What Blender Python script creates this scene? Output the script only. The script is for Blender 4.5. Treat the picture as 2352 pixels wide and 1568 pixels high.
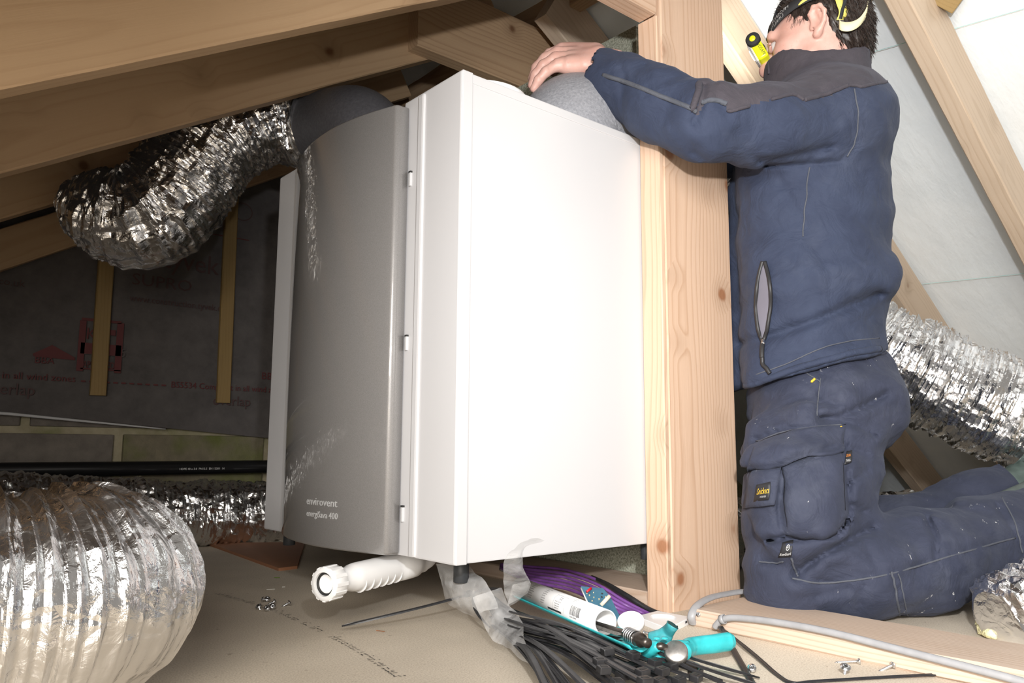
import bpy, bmesh, math, random
import numpy as np
from math import sin, cos, tan, radians, pi, sqrt, hypot, atan2
from mathutils import Vector, Matrix, Quaternion

for o in list(bpy.data.objects): bpy.data.objects.remove(o)
S = bpy.context.scene
COL = S.collection
random.seed(7); RNG = np.random.default_rng(11)

# ------------------------------------------------------------------ camera
FPX, CX, CY, H = 1816.0, 1176.0, 784.0, 0.282
_s = np.array([(3335-CX)/FPX, (1042-CY)/FPX, 1.0]); _s /= np.linalg.norm(_s)
_f = np.array([(-380-CX)/FPX, (1021-CY)/FPX, 1.0]); _f -= (_f @ _s)*_s; _f /= np.linalg.norm(_f)
_u = np.cross(_s, _f)
if _u[1] > 0: _u = -_u
RM = np.array([_s, _f, _u])          # camera(x right, y down, z forward) -> world(X along the trusses, Y along the ridge, Z up)
EYE = np.array([0, 0, H])
cd = bpy.data.cameras.new('camera'); cam = bpy.data.objects.new('camera', cd); COL.objects.link(cam)
cd.sensor_width = 36.0; cd.lens = 36.0*FPX/2352.0; cd.clip_start = 0.02; cd.clip_end = 60
cam.matrix_world = Matrix(((RM[0,0], -RM[0,1], -RM[0,2], 0), (RM[1,0], -RM[1,1], -RM[1,2], 0),
                           (RM[2,0], -RM[2,1], -RM[2,2], H), (0, 0, 0, 1)))
S.camera = cam
# ------------------------------------------------------------------ world, lights, exposure
S.view_settings.view_transform = 'Standard'; S.view_settings.look = 'None'
S.view_settings.gamma = 1.0; S.view_settings.use_curve_mapping = False
S.view_settings.exposure = 0.0
W = bpy.data.worlds.new('world'); S.world = W; W.use_nodes = True
W.node_tree.nodes['Background'].inputs[0].default_value = (1.0, 0.93, 0.84, 1)
W.node_tree.nodes['Background'].inputs[1].default_value = 0.30

DV = np.array([RM[0,2], RM[1,2], 0]); DV /= np.linalg.norm(DV)       # level forward
RV = np.array([DV[1], -DV[0], 0])                                    # level right
def rdz(r, d, z): return RV*r + DV*d + np.array([0, 0, z])
def ray(px, py): return RM @ np.array([(px-CX)/FPX, (py-CY)/FPX, 1.0])
def onx(px, py, x): v = ray(px, py); return EYE + v*(x/v[0])
def ony(px, py, y): v = ray(px, py); return EYE + v*(y/v[1])
def onz(px, py, z): v = ray(px, py); return EYE + v*((z-H)/v[2])
def atd(px, py, d): v = ray(px, py); return EYE + v*(d/(v @ DV))     # at a level depth
def m3(px, py, d):                                                    # the same in (right, depth, up)
    p = atd(px, py, d); return np.array([p @ RV, p @ DV, p[2]])

def lamp_spot(name, loc, target, power, angle, blend, radius, color):
    l = bpy.data.lights.new(name, 'SPOT'); l.energy = power; l.spot_size = radians(angle); l.spot_blend = blend
    l.shadow_soft_size = radius; l.color = color
    o = bpy.data.objects.new(name, l); COL.objects.link(o); o.location = loc
    o.rotation_euler = (Vector(target)-Vector(loc)).to_track_quat('-Z', 'Y').to_euler()
    return o
FLASH = rdz(0.09, -0.03, H+0.24)
lamp_spot('camera_flash', FLASH, tuple(atd(2080, 660, 1.7)), 104.0, 108, 1.0, 0.022, (0.975, 0.985, 1.0))
# added soft fill from behind the camera, no source in view
al = bpy.data.lights.new('rear_fill', 'AREA'); al.energy = 92.0; al.shape = 'RECTANGLE'; al.size = 1.7; al.size_y = 1.0
al.color = (1.0, 0.94, 0.86)
ao = bpy.data.objects.new('rear_fill', al); COL.objects.link(ao); ao.location = tuple(rdz(-0.45, -1.15, 0.80))
ao.rotation_euler = (Vector(tuple(rdz(-0.15, 1.3, 0.25)))-ao.location).to_track_quat('-Z', 'Y').to_euler()

# ------------------------------------------------------------------ node helpers
def new_mat(name):
    m = bpy.data.materials.new(name); m.use_nodes = True
    nt = m.node_tree; b = nt.nodes['Principled BSDF']
    return m, nt, b
def nd(nt, t, **k):
    n = nt.nodes.new(t)
    for a, v in k.items():
        if a in n.bl_rna.properties.keys(): setattr(n, a, v)
        else: n.inputs[a.replace('_', ' ')].default_value = v
    return n
def ramp(nt, fac, stops):
    r = nt.nodes.new('ShaderNodeValToRGB'); e = r.color_ramp.elements
    while len(e) < len(stops): e.new(0.5)
    for i, (p, c) in enumerate(stops):
        e[i].position = p; e[i].color = (*c, 1) if len(c) == 3 else c
    nt.links.new(fac, r.inputs[0]); return r.outputs[0]
def mixc(nt, fac, a, b, mode='MIX'):
    n = nt.nodes.new('ShaderNodeMix'); n.data_type = 'RGBA'; n.blend_type = mode
    for i, v in ((0, fac), (6, a), (7, b)):
        if hasattr(v, 'links') or isinstance(v, bpy.types.NodeSocket): nt.links.new(v, n.inputs[i])
        elif isinstance(v, (int, float)): n.inputs[i].default_value = v
        else: n.inputs[i].default_value = (*v, 1)
    return n.outputs[2]
def mth(nt, op, a, b=0.0, c=None):
    n = nt.nodes.new('ShaderNodeMath'); n.operation = op
    for i, v in enumerate((a, b) if c is None else (a, b, c)):
        if isinstance(v, bpy.types.NodeSocket): nt.links.new(v, n.inputs[i])
        else: n.inputs[i].default_value = v
    return n.outputs[0]
def coords(nt, scale=(1, 1, 1), kind='Object', rnd=True, rot=(0, 0, 0)):
    tc = nt.nodes.new('ShaderNodeTexCoord'); out = tc.outputs[kind]
    if rnd:
        oi = nt.nodes.new('ShaderNodeObjectInfo'); va = nt.nodes.new('ShaderNodeVectorMath'); va.operation = 'MULTIPLY_ADD'
        cb = nt.nodes.new('ShaderNodeCombineXYZ')
        nt.links.new(mth(nt, 'MULTIPLY', oi.outputs['Random'], 17.0), cb.inputs[0])
        nt.links.new(mth(nt, 'MULTIPLY', oi.outputs['Random'], 0.05), cb.inputs[1])
        va.inputs[1].default_value = (1, 1, 1)
        nt.links.new(out, va.inputs[0]); nt.links.new(cb.outputs[0], va.inputs[2]); out = va.outputs[0]
    mp = nt.nodes.new('ShaderNodeMapping'); mp.inputs['Scale'].default_value = scale; mp.inputs['Rotation'].default_value = rot
    nt.links.new(out, mp.inputs[0]); return mp.outputs[0]
def noise(nt, vec, scale, detail=3, rough=0.55, dist=0.0, out='Fac'):
    n = nt.nodes.new('ShaderNodeTexNoise'); n.inputs['Scale'].default_value = scale; n.inputs['Detail'].default_value = detail
    n.inputs['Roughness'].default_value = rough; n.inputs['Distortion'].default_value = dist
    nt.links.new(vec, n.inputs['Vector']); return n.outputs[out]
def bump(nt, h, strength, dist, b, normal=None):
    n = nt.nodes.new('ShaderNodeBump'); n.inputs['Strength'].default_value = strength; n.inputs['Distance'].default_value = dist
    nt.links.new(h, n.inputs['Height'])
    if normal is not None: nt.links.new(normal, n.inputs['Normal'])
    nt.links.new(n.outputs[0], b.inputs['Normal']); return n.outputs[0]

def plain(name, col, rough=0.5, metal=0.0, coat=0.0, var=0.0, vs=20, bmp=0.0, bs=200, bd=0.001):
    m, nt, b = new_mat(name)
    b.inputs['Roughness'].default_value = rough; b.inputs['Metallic'].default_value = metal
    b.inputs['Coat Weight'].default_value = coat; b.inputs['Coat Roughness'].default_value = 0.06
    b.inputs['Base Color'].default_value = (*col, 1)
    v = coords(nt, rnd=False)
    if var:
        n = noise(nt, v, vs, 4)
        c = ramp(nt, n, [(0.3, [x*(1-var) for x in col]), (0.7, [min(1, x*(1+var)) for x in col])])
        nt.links.new(c, b.inputs['Base Color'])
    if bmp: bump(nt, noise(nt, v, bs, 2), bmp, bd, b)
    return m

def wood(name, light, dark, knot, freq=70.0, knots=1.0, grain=1.0, rough=0.62):
    # grain runs along the object's own X axis; growth rings round an off-centre pith, bent round knots
    m, nt, b = new_mat(name); b.inputs['Roughness'].default_value = rough
    v = coords(nt)
    # knots: sparse stretched cells
    vk = coords(nt, (9.0, 9.5, 9.5))
    vo = nt.nodes.new('ShaderNodeTexVoronoi'); vo.inputs['Scale'].default_value = 1.0; vo.feature = 'F1'
    nt.links.new(vk, vo.inputs['Vector'])
    sep = nt.nodes.new('ShaderNodeSeparateColor'); nt.links.new(vo.outputs['Color'], sep.inputs[0])
    pick = mth(nt, 'LESS_THAN', sep.outputs[0], 0.30*knots)
    wob = mth(nt, 'ADD', vo.outputs['Distance'], mth(nt, 'MULTIPLY', mth(nt, 'SUBTRACT', noise(nt, v, 30, 2), 0.5), 0.08))
    nk = mth(nt, 'MULTIPLY', pick, mth(nt, 'SUBTRACT', 1.0, mth(nt, 'SMOOTH_MIN', mth(nt, 'DIVIDE', wob, 0.15), 1.0, 0.2)))
    halo = mth(nt, 'MULTIPLY', pick, mth(nt, 'SUBTRACT', 1.0, mth(nt, 'SMOOTH_MIN', mth(nt, 'DIVIDE', wob, 0.40), 1.0, 0.2)))
    # rings
    vs = coords(nt, (0.55, 1.0, 1.0))
    sx = nt.nodes.new('ShaderNodeSeparateXYZ'); nt.links.new(vs, sx.inputs[0])
    low = noise(nt, coords(nt, (1.3, 5.0, 5.0)), 1.0, 2)
    yy = mth(nt, 'ADD', sx.outputs[1], 0.035); zz = mth(nt, 'ADD', sx.outputs[2], -0.055)
    rr = mth(nt, 'SQRT', mth(nt, 'ADD', mth(nt, 'MULTIPLY', yy, yy), mth(nt, 'MULTIPLY', zz, zz)))
    rr = mth(nt, 'ADD', rr, mth(nt, 'MULTIPLY', low, 0.045))
    rr = mth(nt, 'ADD', rr, mth(nt, 'MULTIPLY', halo, 0.02))
    fr = mth(nt, 'FRACT', mth(nt, 'MULTIPLY', rr, freq*2.2))
    ring = ramp(nt, fr, [(0.0, (0, 0, 0)), (0.55, (0.15,)*3), (0.86, (1, 1, 1)), (1.0, (0, 0, 0))])
    fine = noise(nt, coords(nt, (9.0, 420.0, 420.0)), 1.0, 3, 0.6)
    mott = noise(nt, coords(nt, (2.5, 14.0, 14.0)), 1.0, 4, 0.6)
    t = mth(nt, 'ADD', mth(nt, 'MULTIPLY', ring, 0.55*grain), mth(nt, 'MULTIPLY', mth(nt, 'SUBTRACT', fine, 0.5), 0.45))
    t = mth(nt, 'ADD', t, mth(nt, 'MULTIPLY', mth(nt, 'SUBTRACT', mott, 0.5), 0.7))
    c = mixc(nt, t, light, dark); nt.nodes[-1].clamp_factor = True
    c = mixc(nt, mth(nt, 'MULTIPLY', halo, 0.55), c, [a*0.72 for a in dark])
    c = mixc(nt, mth(nt, 'MINIMUM', mth(nt, 'MULTIPLY', nk, 2.2), 0.9), c, knot)
    nt.links.new(c, b.inputs['Base Color'])
    bump(nt, mth(nt, 'ADD', mth(nt, 'MULTIPLY', fine, 0.6), mth(nt, 'MULTIPLY', ring, 0.25)), 0.35, 0.0012, b)
    return m

def foil(name, tint=(0.88, 0.885, 0.90), rough=0.16, b1=0.28, sc=0.8):
    m, nt, b = new_mat(name)
    b.inputs['Base Color'].default_value = (*tint, 1); b.inputs['Metallic'].default_value = 1.0
    v = coords(nt, rnd=False)
    vo = nt.nodes.new('ShaderNodeTexVoronoi'); vo.feature = 'DISTANCE_TO_EDGE'; vo.inputs['Scale'].default_value = 46*sc
    nv = nt.nodes.new('ShaderNodeVectorMath'); nv.operation = 'MULTIPLY_ADD'; nv.inputs[1].default_value = (0.03, 0.03, 0.03)
    nt.links.new(noise(nt, v, 26*sc, 3, out='Color'), nv.inputs[0]); nt.links.new(v, nv.inputs[2])
    nt.links.new(nv.outputs[0], vo.inputs['Vector'])
    h = mth(nt, 'ADD', mth(nt, 'MULTIPLY', mth(nt, 'MINIMUM', vo.outputs['Distance'], 0.25), 2.0), noise(nt, v, 75*sc, 4, 0.65, 1.2))
    n1 = bump(nt, h, b1, 0.006, b)
    nt.links.new(ramp(nt, noise(nt, v, 30, 2), [(0.3, (rough*0.7,)*3), (0.7, (rough*1.6,)*3)]), b.inputs['Roughness'])
    return m

# ------------------------------------------------------------------ materials
M = {}
M['wood_post'] = wood('pale_pine', (0.61, 0.43, 0.31), (0.46, 0.285, 0.18), (0.30, 0.13, 0.06), 55, 2.2, 1.15)
M['wood_rafter'] = wood('tan_pine', (0.48, 0.325, 0.19), (0.38, 0.24, 0.13), (0.17, 0.075, 0.03), 42, 1.9, 0.75)
M['wood_collar'] = wood('sawn_pine', (0.50, 0.34, 0.205), (0.33, 0.20, 0.11), (0.16, 0.07, 0.03), 50, 0.5, 1.0)
M['wood_beam'] = wood('dusty_pine', (0.55, 0.43, 0.34), (0.38, 0.25, 0.165), (0.22, 0.10, 0.05), 60, 0.4, 1.0)
M['wood_right'] = wood('grey_pine', (0.62, 0.49, 0.37), (0.47, 0.34, 0.23), (0.26, 0.14, 0.08), 40, 1.5, 0.8)
M['wood_batten'] = wood('treated_batten', (0.30, 0.20, 0.075), (0.20, 0.125, 0.045), (0.08, 0.04, 0.015), 60, 0.6, 0.6)
M['ply'] = wood('red_ply', (0.33, 0.15, 0.075), (0.25, 0.10, 0.05), (0.12, 0.05, 0.02), 50, 0.1, 0.6)
M['foil'] = foil('aluminium_foil')
M['white_paint'] = plain('white_powder_coat', (0.555, 0.55, 0.56), 0.32, bmp=0.02, bs=900, bd=0.0004)
M['light_grey'] = plain('light_grey_seal', (0.55, 0.55, 0.56), 0.5)  # plain light grey for the latches and the turned hem
M['white_plastic'] = plain('white_plastic', (0.86, 0.86, 0.86), 0.3)
M['grey_plastic'] = plain('grey_cable_sheath', (0.30, 0.30, 0.31), 0.45, var=0.08, vs=60)
M['black_plastic'] = plain('black_nylon', (0.018, 0.018, 0.02), 0.38, var=0.3, vs=90)
M['black_pipe'] = plain('black_pipe', (0.012, 0.012, 0.013), 0.28)
M['dark_rubber'] = plain('charcoal_rubber', (0.035, 0.038, 0.042), 0.5)
M['purple'] = plain('purple_sheath', (0.17, 0.062, 0.26), 0.42, var=0.2, vs=40)
M['teal'] = plain('teal_paint', (0.03, 0.40, 0.43), 0.35, var=0.15, vs=70)
M['teal_dark'] = plain('worn_teal_paint', (0.04, 0.26, 0.29), 0.4, var=0.3, vs=60)
M['steel'] = plain('worn_steel', (0.42, 0.40, 0.38), 0.5, metal=1.0, var=0.25, vs=120)
M['zinc'] = plain('zinc_plate', (0.72, 0.73, 0.75), 0.25, metal=1.0)
M['brown_steel'] = plain('oily_steel', (0.10, 0.085, 0.075), 0.35, metal=0.8, var=0.4, vs=90)
M['pcb'] = plain('blue_circuit_board', (0.035, 0.13, 0.20), 0.35, var=0.15, vs=80)
M['ink'] = plain('black_ink', (0.02, 0.02, 0.02), 0.6)
M['ink_faint'] = plain('faded_ink', (0.07, 0.068, 0.065), 0.8)
M['ink_red'] = plain('red_print', (0.125, 0.030, 0.032), 0.7)
M['ink_redgrey'] = plain('dim_red_print', (0.085, 0.045, 0.045), 0.7)
M['ink_white'] = plain('white_print', (0.62, 0.62, 0.62), 0.5)
M['ink_silver'] = plain('silver_print', (0.50, 0.50, 0.50), 0.4)
M['ink_yellow'] = plain('yellow_thread', (0.75, 0.48, 0.04), 0.6)
M['ink_orange'] = plain('orange_thread', (0.75, 0.25, 0.03), 0.6)
M['label_black'] = plain('black_label', (0.015, 0.015, 0.018), 0.6)
M['red_lamp'] = plain('red_component', (0.6, 0.01, 0.02), 0.25)
M['cream'] = plain('cream_plastic', (0.62, 0.58, 0.47), 0.4)
M['gold'] = plain('solder', (0.75, 0.66, 0.45), 0.3, metal=0.8)
M['wool'] = plain('yellow_glass_wool', (0.72, 0.66, 0.38), 0.95, var=0.2, vs=30, bmp=0.8, bs=150, bd=0.006)
M['shaving'] = plain('pale_shaving', (0.8, 0.78, 0.72), 0.7)
M['leaf_green'] = plain('green_scrap', (0.12, 0.22, 0.02), 0.6)
M['hivis'] = plain('yellow_lamp_plastic', (0.80, 0.86, 0.02), 0.3)
M['band_yellow'] = plain('yellow_weave', (0.80, 0.70, 0.16), 0.8)
M['band_cream'] = plain('cream_weave', (0.80, 0.76, 0.50), 0.8)
M['band_black'] = plain('black_webbing', (0.018, 0.019, 0.022), 0.75, bmp=0.2, bs=900, bd=0.0006)
M['eye_white'] = plain('eye_white', (0.5, 0.47, 0.45), 0.15)
M['iris'] = plain('brown_iris', (0.10, 0.06, 0.035), 0.1)
M['boot'] = plain('grey_green_boot', (0.07, 0.10, 0.09), 0.55, var=0.2, vs=60)
M['lining'] = plain('grey_lining', (0.15, 0.145, 0.18), 0.9)
M['zip'] = plain('black_zip', (0.02, 0.02, 0.022), 0.5)

def chipboard():
    m, nt, b = new_mat('chipboard'); b.inputs['Roughness'].default_value = 0.8
    v = coords(nt, rnd=False)
    n1 = noise(nt, v, 420, 3, 0.7); n2 = noise(nt, v, 5, 4, 0.6); n3 = noise(nt, v, 90, 2, 0.5, 0.6)
    c = ramp(nt, n1, [(0.28, (0.38, 0.305, 0.23)), (0.5, (0.67, 0.585, 0.47)), (0.72, (0.83, 0.75, 0.63))])
    c = mixc(nt, mth(nt, 'MULTIPLY', n2, 0.5), c, (0.63, 0.55, 0.445))
    fl = ramp(nt, n3, [(0.70, (0, 0, 0)), (0.76, (1, 1, 1))])
    c = mixc(nt, mth(nt, 'MULTIPLY', fl, 0.45), c, (0.20, 0.13, 0.08))
    st = ramp(nt, noise(nt, v, 2.2, 3, 0.6), [(0.35, (0.80, 0.80, 0.80)), (0.65, (1, 1, 1))])
    c = mixc(nt, 1.0, c, st, 'MULTIPLY')
    nt.links.new(c, b.inputs['Base Color']); bump(nt, n1, 0.3, 0.0006, b)
    return m
M['chip'] = chipboard()
def chip_green():
    m, nt, b = new_mat('moisture_chipboard'); b.inputs['Roughness'].default_value = 0.8
    v = coords(nt, rnd=False); n1 = noise(nt, v, 230, 3, 0.75)
    c = ramp(nt, n1, [(0.33, (0.14, 0.15, 0.11)), (0.5, (0.40, 0.40, 0.31)), (0.68, (0.60, 0.60, 0.50))])
    nt.links.new(c, b.inputs['Base Color']); bump(nt, n1, 0.5, 0.0015, b); return m
M['chip_green'] = chip_green()
def membrane_white():
    m, nt, b = new_mat('white_underlay'); b.inputs['Roughness'].default_value = 0.75
    v = coords(nt, rnd=False); n = noise(nt, v, 9, 3, 0.5, 0.3)
    c = ramp(nt, n, [(0.3, (0.84, 0.90, 0.94)), (0.7, (0.89, 0.94, 0.97))])
    nt.links.new(c, b.inputs['Base Color']); bump(nt, noise(nt, coords(nt, (5, 14, 5), rnd=False), 1.6, 4, 0.6), 0.22, 0.02, b); return m
M['underlay'] = membrane_white()
def membrane_grey():
    m, nt, b = new_mat('grey_underlay'); b.inputs['Roughness'].default_value = 0.8
    v = coords(nt, rnd=False); n = noise(nt, v, 14, 5, 0.7)
    c = ramp(nt, n, [(0.3, (0.075, 0.068, 0.067)), (0.7, (0.125, 0.113, 0.11))])
    nt.links.new(c, b.inputs['Base Color']); bump(nt, noise(nt, v, 6, 3), 0.3, 0.015, b); return m
M['underlay_grey'] = membrane_grey()
def blockwork(name, a, bb, moss):
    m, nt, b = new_mat(name); b.inputs['Roughness'].default_value = 0.9
    v = coords(nt, rnd=True); n = noise(nt, v, 22, 5, 0.65)
    c = ramp(nt, n, [(0.3, a), (0.7, bb)])
    if moss:
        w = coords(nt, rnd=False, kind='Object')
        k = ramp(nt, noise(nt, v, 7, 3), [(0.48, (0, 0, 0)), (0.66, (1, 1, 1))])
        c = mixc(nt, mth(nt, 'MULTIPLY', k, 0.7), c, (0.12, 0.15, 0.02))
    nt.links.new(c, b.inputs['Base Color']); bump(nt, noise(nt, v, 60, 4, 0.7), 0.6, 0.006, b); return m
M['block'] = blockwork('concrete_block', (0.13, 0.115, 0.10), (0.21, 0.185, 0.16), False)
M['block_moss'] = blockwork('mossy_block', (0.15, 0.13, 0.09), (0.24, 0.21, 0.14), True)
M['mortar'] = blockwork('mortar', (0.34, 0.30, 0.20), (0.46, 0.41, 0.29), True)
def panel_grey():
    m, nt, b = new_mat('metallic_grey_lacquer')
    b.inputs['Base Color'].default_value = (0.255, 0.245, 0.24, 1); b.inputs['Roughness'].default_value = 0.45
    b.inputs['Metallic'].default_value = 0.25
    b.inputs['Coat Weight'].default_value = 1.0; b.inputs['Coat Roughness'].default_value = 0.03; b.inputs['Coat IOR'].default_value = 1.55
    v = coords(nt, rnd=False)
    c = ramp(nt, noise(nt, v, 900, 2), [(0.35, (0.225, 0.217, 0.212)), (0.65, (0.285, 0.275, 0.27))])
    nt.links.new(c, b.inputs['Base Color']); return m
M['panel'] = panel_grey()
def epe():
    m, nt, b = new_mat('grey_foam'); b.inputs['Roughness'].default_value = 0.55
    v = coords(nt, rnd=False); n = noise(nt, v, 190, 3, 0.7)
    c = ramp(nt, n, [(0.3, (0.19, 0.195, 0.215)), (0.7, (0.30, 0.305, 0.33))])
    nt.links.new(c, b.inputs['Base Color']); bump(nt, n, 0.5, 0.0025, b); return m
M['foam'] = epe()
M['foam_shade'] = plain('shade_grey_foam', (0.095, 0.093, 0.102), 0.6, var=0.2, vs=160, bmp=0.4, bs=190, bd=0.002)  # same grey foam with shade put into its colour, for the left elbow
def fabric(name, a, bb, splat=0.0, dust=0.0):
    m, nt, b = new_mat(name); b.inputs['Roughness'].default_value = 0.85
    b.inputs['Sheen Weight'].default_value = 0.04; b.inputs['Sheen Roughness'].default_value = 0.5
    b.inputs['Sheen Tint'].default_value = (0.6, 0.7, 1.0, 1)
    v = coords(nt, rnd=False); n = noise(nt, v, 16, 5, 0.65)
    c = ramp(nt, n, [(0.3, a), (0.7, bb)])
    if dust:
        k = ramp(nt, noise(nt, v, 6, 5, 0.7), [(0.52, (0, 0, 0)), (0.75, (1, 1, 1))])
        c = mixc(nt, mth(nt, 'MULTIPLY', k, dust), c, (0.25, 0.27, 0.31))
    if splat:
        k = mth(nt, 'MULTIPLY', ramp(nt, noise(nt, coords(nt, (1, 1, 0.6), rnd=False), 48, 4, 0.75), [(0.665, (0, 0, 0)), (0.685, (1, 1, 1))]),
                ramp(nt, noise(nt, v, 5, 2), [(0.46, (0, 0, 0)), (0.54, (1, 1, 1))]))
        c = mixc(nt, mth(nt, 'MULTIPLY', k, splat), c, (0.60, 0.60, 0.60))
    nt.links.new(c, b.inputs['Base Color'])
    n1 = bump(nt, noise(nt, v, 700, 2, 0.7), 0.25, 0.0012, b)
    nb = bump(nt, noise(nt, v, 20, 4, 0.55, 1.2), 0.42, 0.014, b, n1)
    return m
M['jacket'] = fabric('navy_softshell', (0.017, 0.025, 0.054), (0.027, 0.038, 0.074), 0.0, 0.06)
M['yoke'] = fabric('charcoal_softshell', (0.038, 0.033, 0.043), (0.054, 0.047, 0.057), 0.0, 0.08)
M['trousers'] = fabric('navy_workwear', (0.019, 0.024, 0.047), (0.031, 0.037, 0.066), 0.8, 0.11)
M['seam'] = fabric('grey_seam', (0.058, 0.064, 0.082), (0.082, 0.088, 0.105))
def skin():
    m, nt, b = new_mat('skin'); b.inputs['Roughness'].default_value = 0.48
    b.inputs['Subsurface Weight'].default_value = 0.12; b.inputs['Subsurface Radius'].default_value = (0.01, 0.004, 0.002)
    b.inputs['Subsurface Scale'].default_value = 0.5
    v = coords(nt, rnd=False); n = noise(nt, v, 30, 4, 0.6)
    c = ramp(nt, n, [(0.3, (0.57, 0.32, 0.265)), (0.7, (0.65, 0.41, 0.35))])
    sp = ramp(nt, noise(nt, v, 190, 2), [(0.66, (0, 0, 0)), (0.74, (1, 1, 1))])
    c = mixc(nt, mth(nt, 'MULTIPLY', sp, 0.25), c, (0.45, 0.18, 0.13))
    nt.links.new(c, b.inputs['Base Color']); bump(nt, noise(nt, v, 320, 3), 0.15, 0.0012, b); return m
M['skin'] = skin()
def hairm():
    m, nt, b = new_mat('dark_brown_hair'); b.inputs['Roughness'].default_value = 0.45
    v = coords(nt, (30, 30, 30), rnd=False)
    c = ramp(nt, noise(nt, v, 8, 3), [(0.3, (0.012, 0.008, 0.007)), (0.7, (0.045, 0.03, 0.024))])
    nt.links.new(c, b.inputs['Base Color']); return m
M['hair'] = hairm()
def film():
    m, nt, b = new_mat('clear_film')
    out = nt.nodes['Material Output']
    b.inputs['Base Color'].default_value = (0.80, 0.80, 0.80, 1); b.inputs['Roughness'].default_value = 0.22
    v = coords(nt, rnd=False)
    bump(nt, noise(nt, v, 45, 4, 0.6, 1.0), 0.35, 0.006, b)
    tr = nt.nodes.new('ShaderNodeBsdfTransparent'); tr.inputs[0].default_value = (0.93, 0.93, 0.93, 1)
    mx = nt.nodes.new('ShaderNodeMixShader')
    f = ramp(nt, noise(nt, v, 20, 3, 0.6), [(0.3, (0.12,)*3), (0.7, (0.40,)*3)])
    nt.links.new(f, mx.inputs[0]); nt.links.new(tr.outputs[0], mx.inputs[1]); nt.links.new(b.outputs[0], mx.inputs[2])
    nt.links.new(mx.outputs[0], out.inputs[0]); return m
M['film'] = film()
def glow(name, col, e):
    m, nt, b = new_mat(name); b.inputs['Emission Color'].default_value = (*col, 1); b.inputs['Emission Strength'].default_value = e
    b.inputs['Base Color'].default_value = (*col, 1); return m
M['led'] = glow('lit_led_lens', (1.0, 0.98, 0.9), 6.0)

# ------------------------------------------------------------------ object helpers
def V3(p): return Vector((float(p[0]), float(p[1]), float(p[2])))
def thing(name, label, cat, loc=(0, 0, 0), group=None):
    o = bpy.data.objects.new(name, None); COL.objects.link(o); o.location = V3(loc); o.empty_display_size = 0.05
    o['label'] = label; o['category'] = cat
    if group: o['group'] = group
    return o
def tag(o, label, cat, group=None):
    o['label'] = label; o['category'] = cat
    if group: o['group'] = group
    return o
def wpos(o):
    p = Vector((0, 0, 0))
    while o is not None: p += Vector(o.location); o = o.parent
    return p
def link_mesh(name, me, mat, parent=None, smooth=False, origin=None):
    o = bpy.data.objects.new(name, me); COL.objects.link(o)
    if mat is not None:
        for x in (mat if isinstance(mat, (list, tuple)) else [mat]): me.materials.append(x)
    if smooth: me.polygons.foreach_set('use_smooth', [True]*len(me.polygons))
    org = V3(origin) if origin is not None else (wpos(parent) if parent is not None else None)
    if parent is not None:
        o.parent = parent; base = wpos(parent)
    else: base = Vector((0, 0, 0))
    if org is not None:                      # the mesh comes in world coordinates
        me.transform(Matrix.Translation(-org)); o.location = org-base
    return o
def from_np(name, verts, faces, mat, parent=None, smooth=True, origin=None):
    me = bpy.data.meshes.new(name)
    me.from_pydata([tuple(map(float, v)) for v in verts], [], [tuple(map(int, f)) for f in faces]); me.update()
    return link_mesh(name, me, mat, parent, smooth, origin)
def from_bm(name, bm, mat, parent=None, smooth=False, origin=None):
    bmesh.ops.recalc_face_normals(bm, faces=bm.faces[:])
    me = bpy.data.meshes.new(name); bm.to_mesh(me); bm.free()
    return link_mesh(name, me, mat, parent, smooth, origin)
def bevel(bm, w, seg=2):
    es = [e for e in bm.edges if len(e.link_faces) == 2 and e.calc_face_angle(0) > 0.5]
    bmesh.ops.bevel(bm, geom=es, offset=w, segments=seg, affect='EDGES', profile=0.6)
def bm_box(lo, hi, bv=0.0, bm=None, mat=None):
    b2 = bmesh.new()
    bmesh.ops.create_cube(b2, size=1.0)
    lo = Vector(lo); hi = Vector(hi)
    for v in b2.verts: v.co = Vector([lo[i]+(v.co[i]+0.5)*(hi[i]-lo[i]) for i in range(3)])
    if bv: bevel(b2, bv)
    if mat is not None: b2.transform(mat)
    if bm is None: return b2
    me = bpy.data.meshes.new('t'); b2.to_mesh(me); b2.free(); bm.from_mesh(me); bpy.data.meshes.remove(me); return bm
def frame(x, up):
    x = Vector(x).normalized(); up = Vector(up); y = up.cross(x)
    y.normalize(); z = x.cross(y); return Matrix((x, y, z)).transposed().to_4x4()
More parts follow.
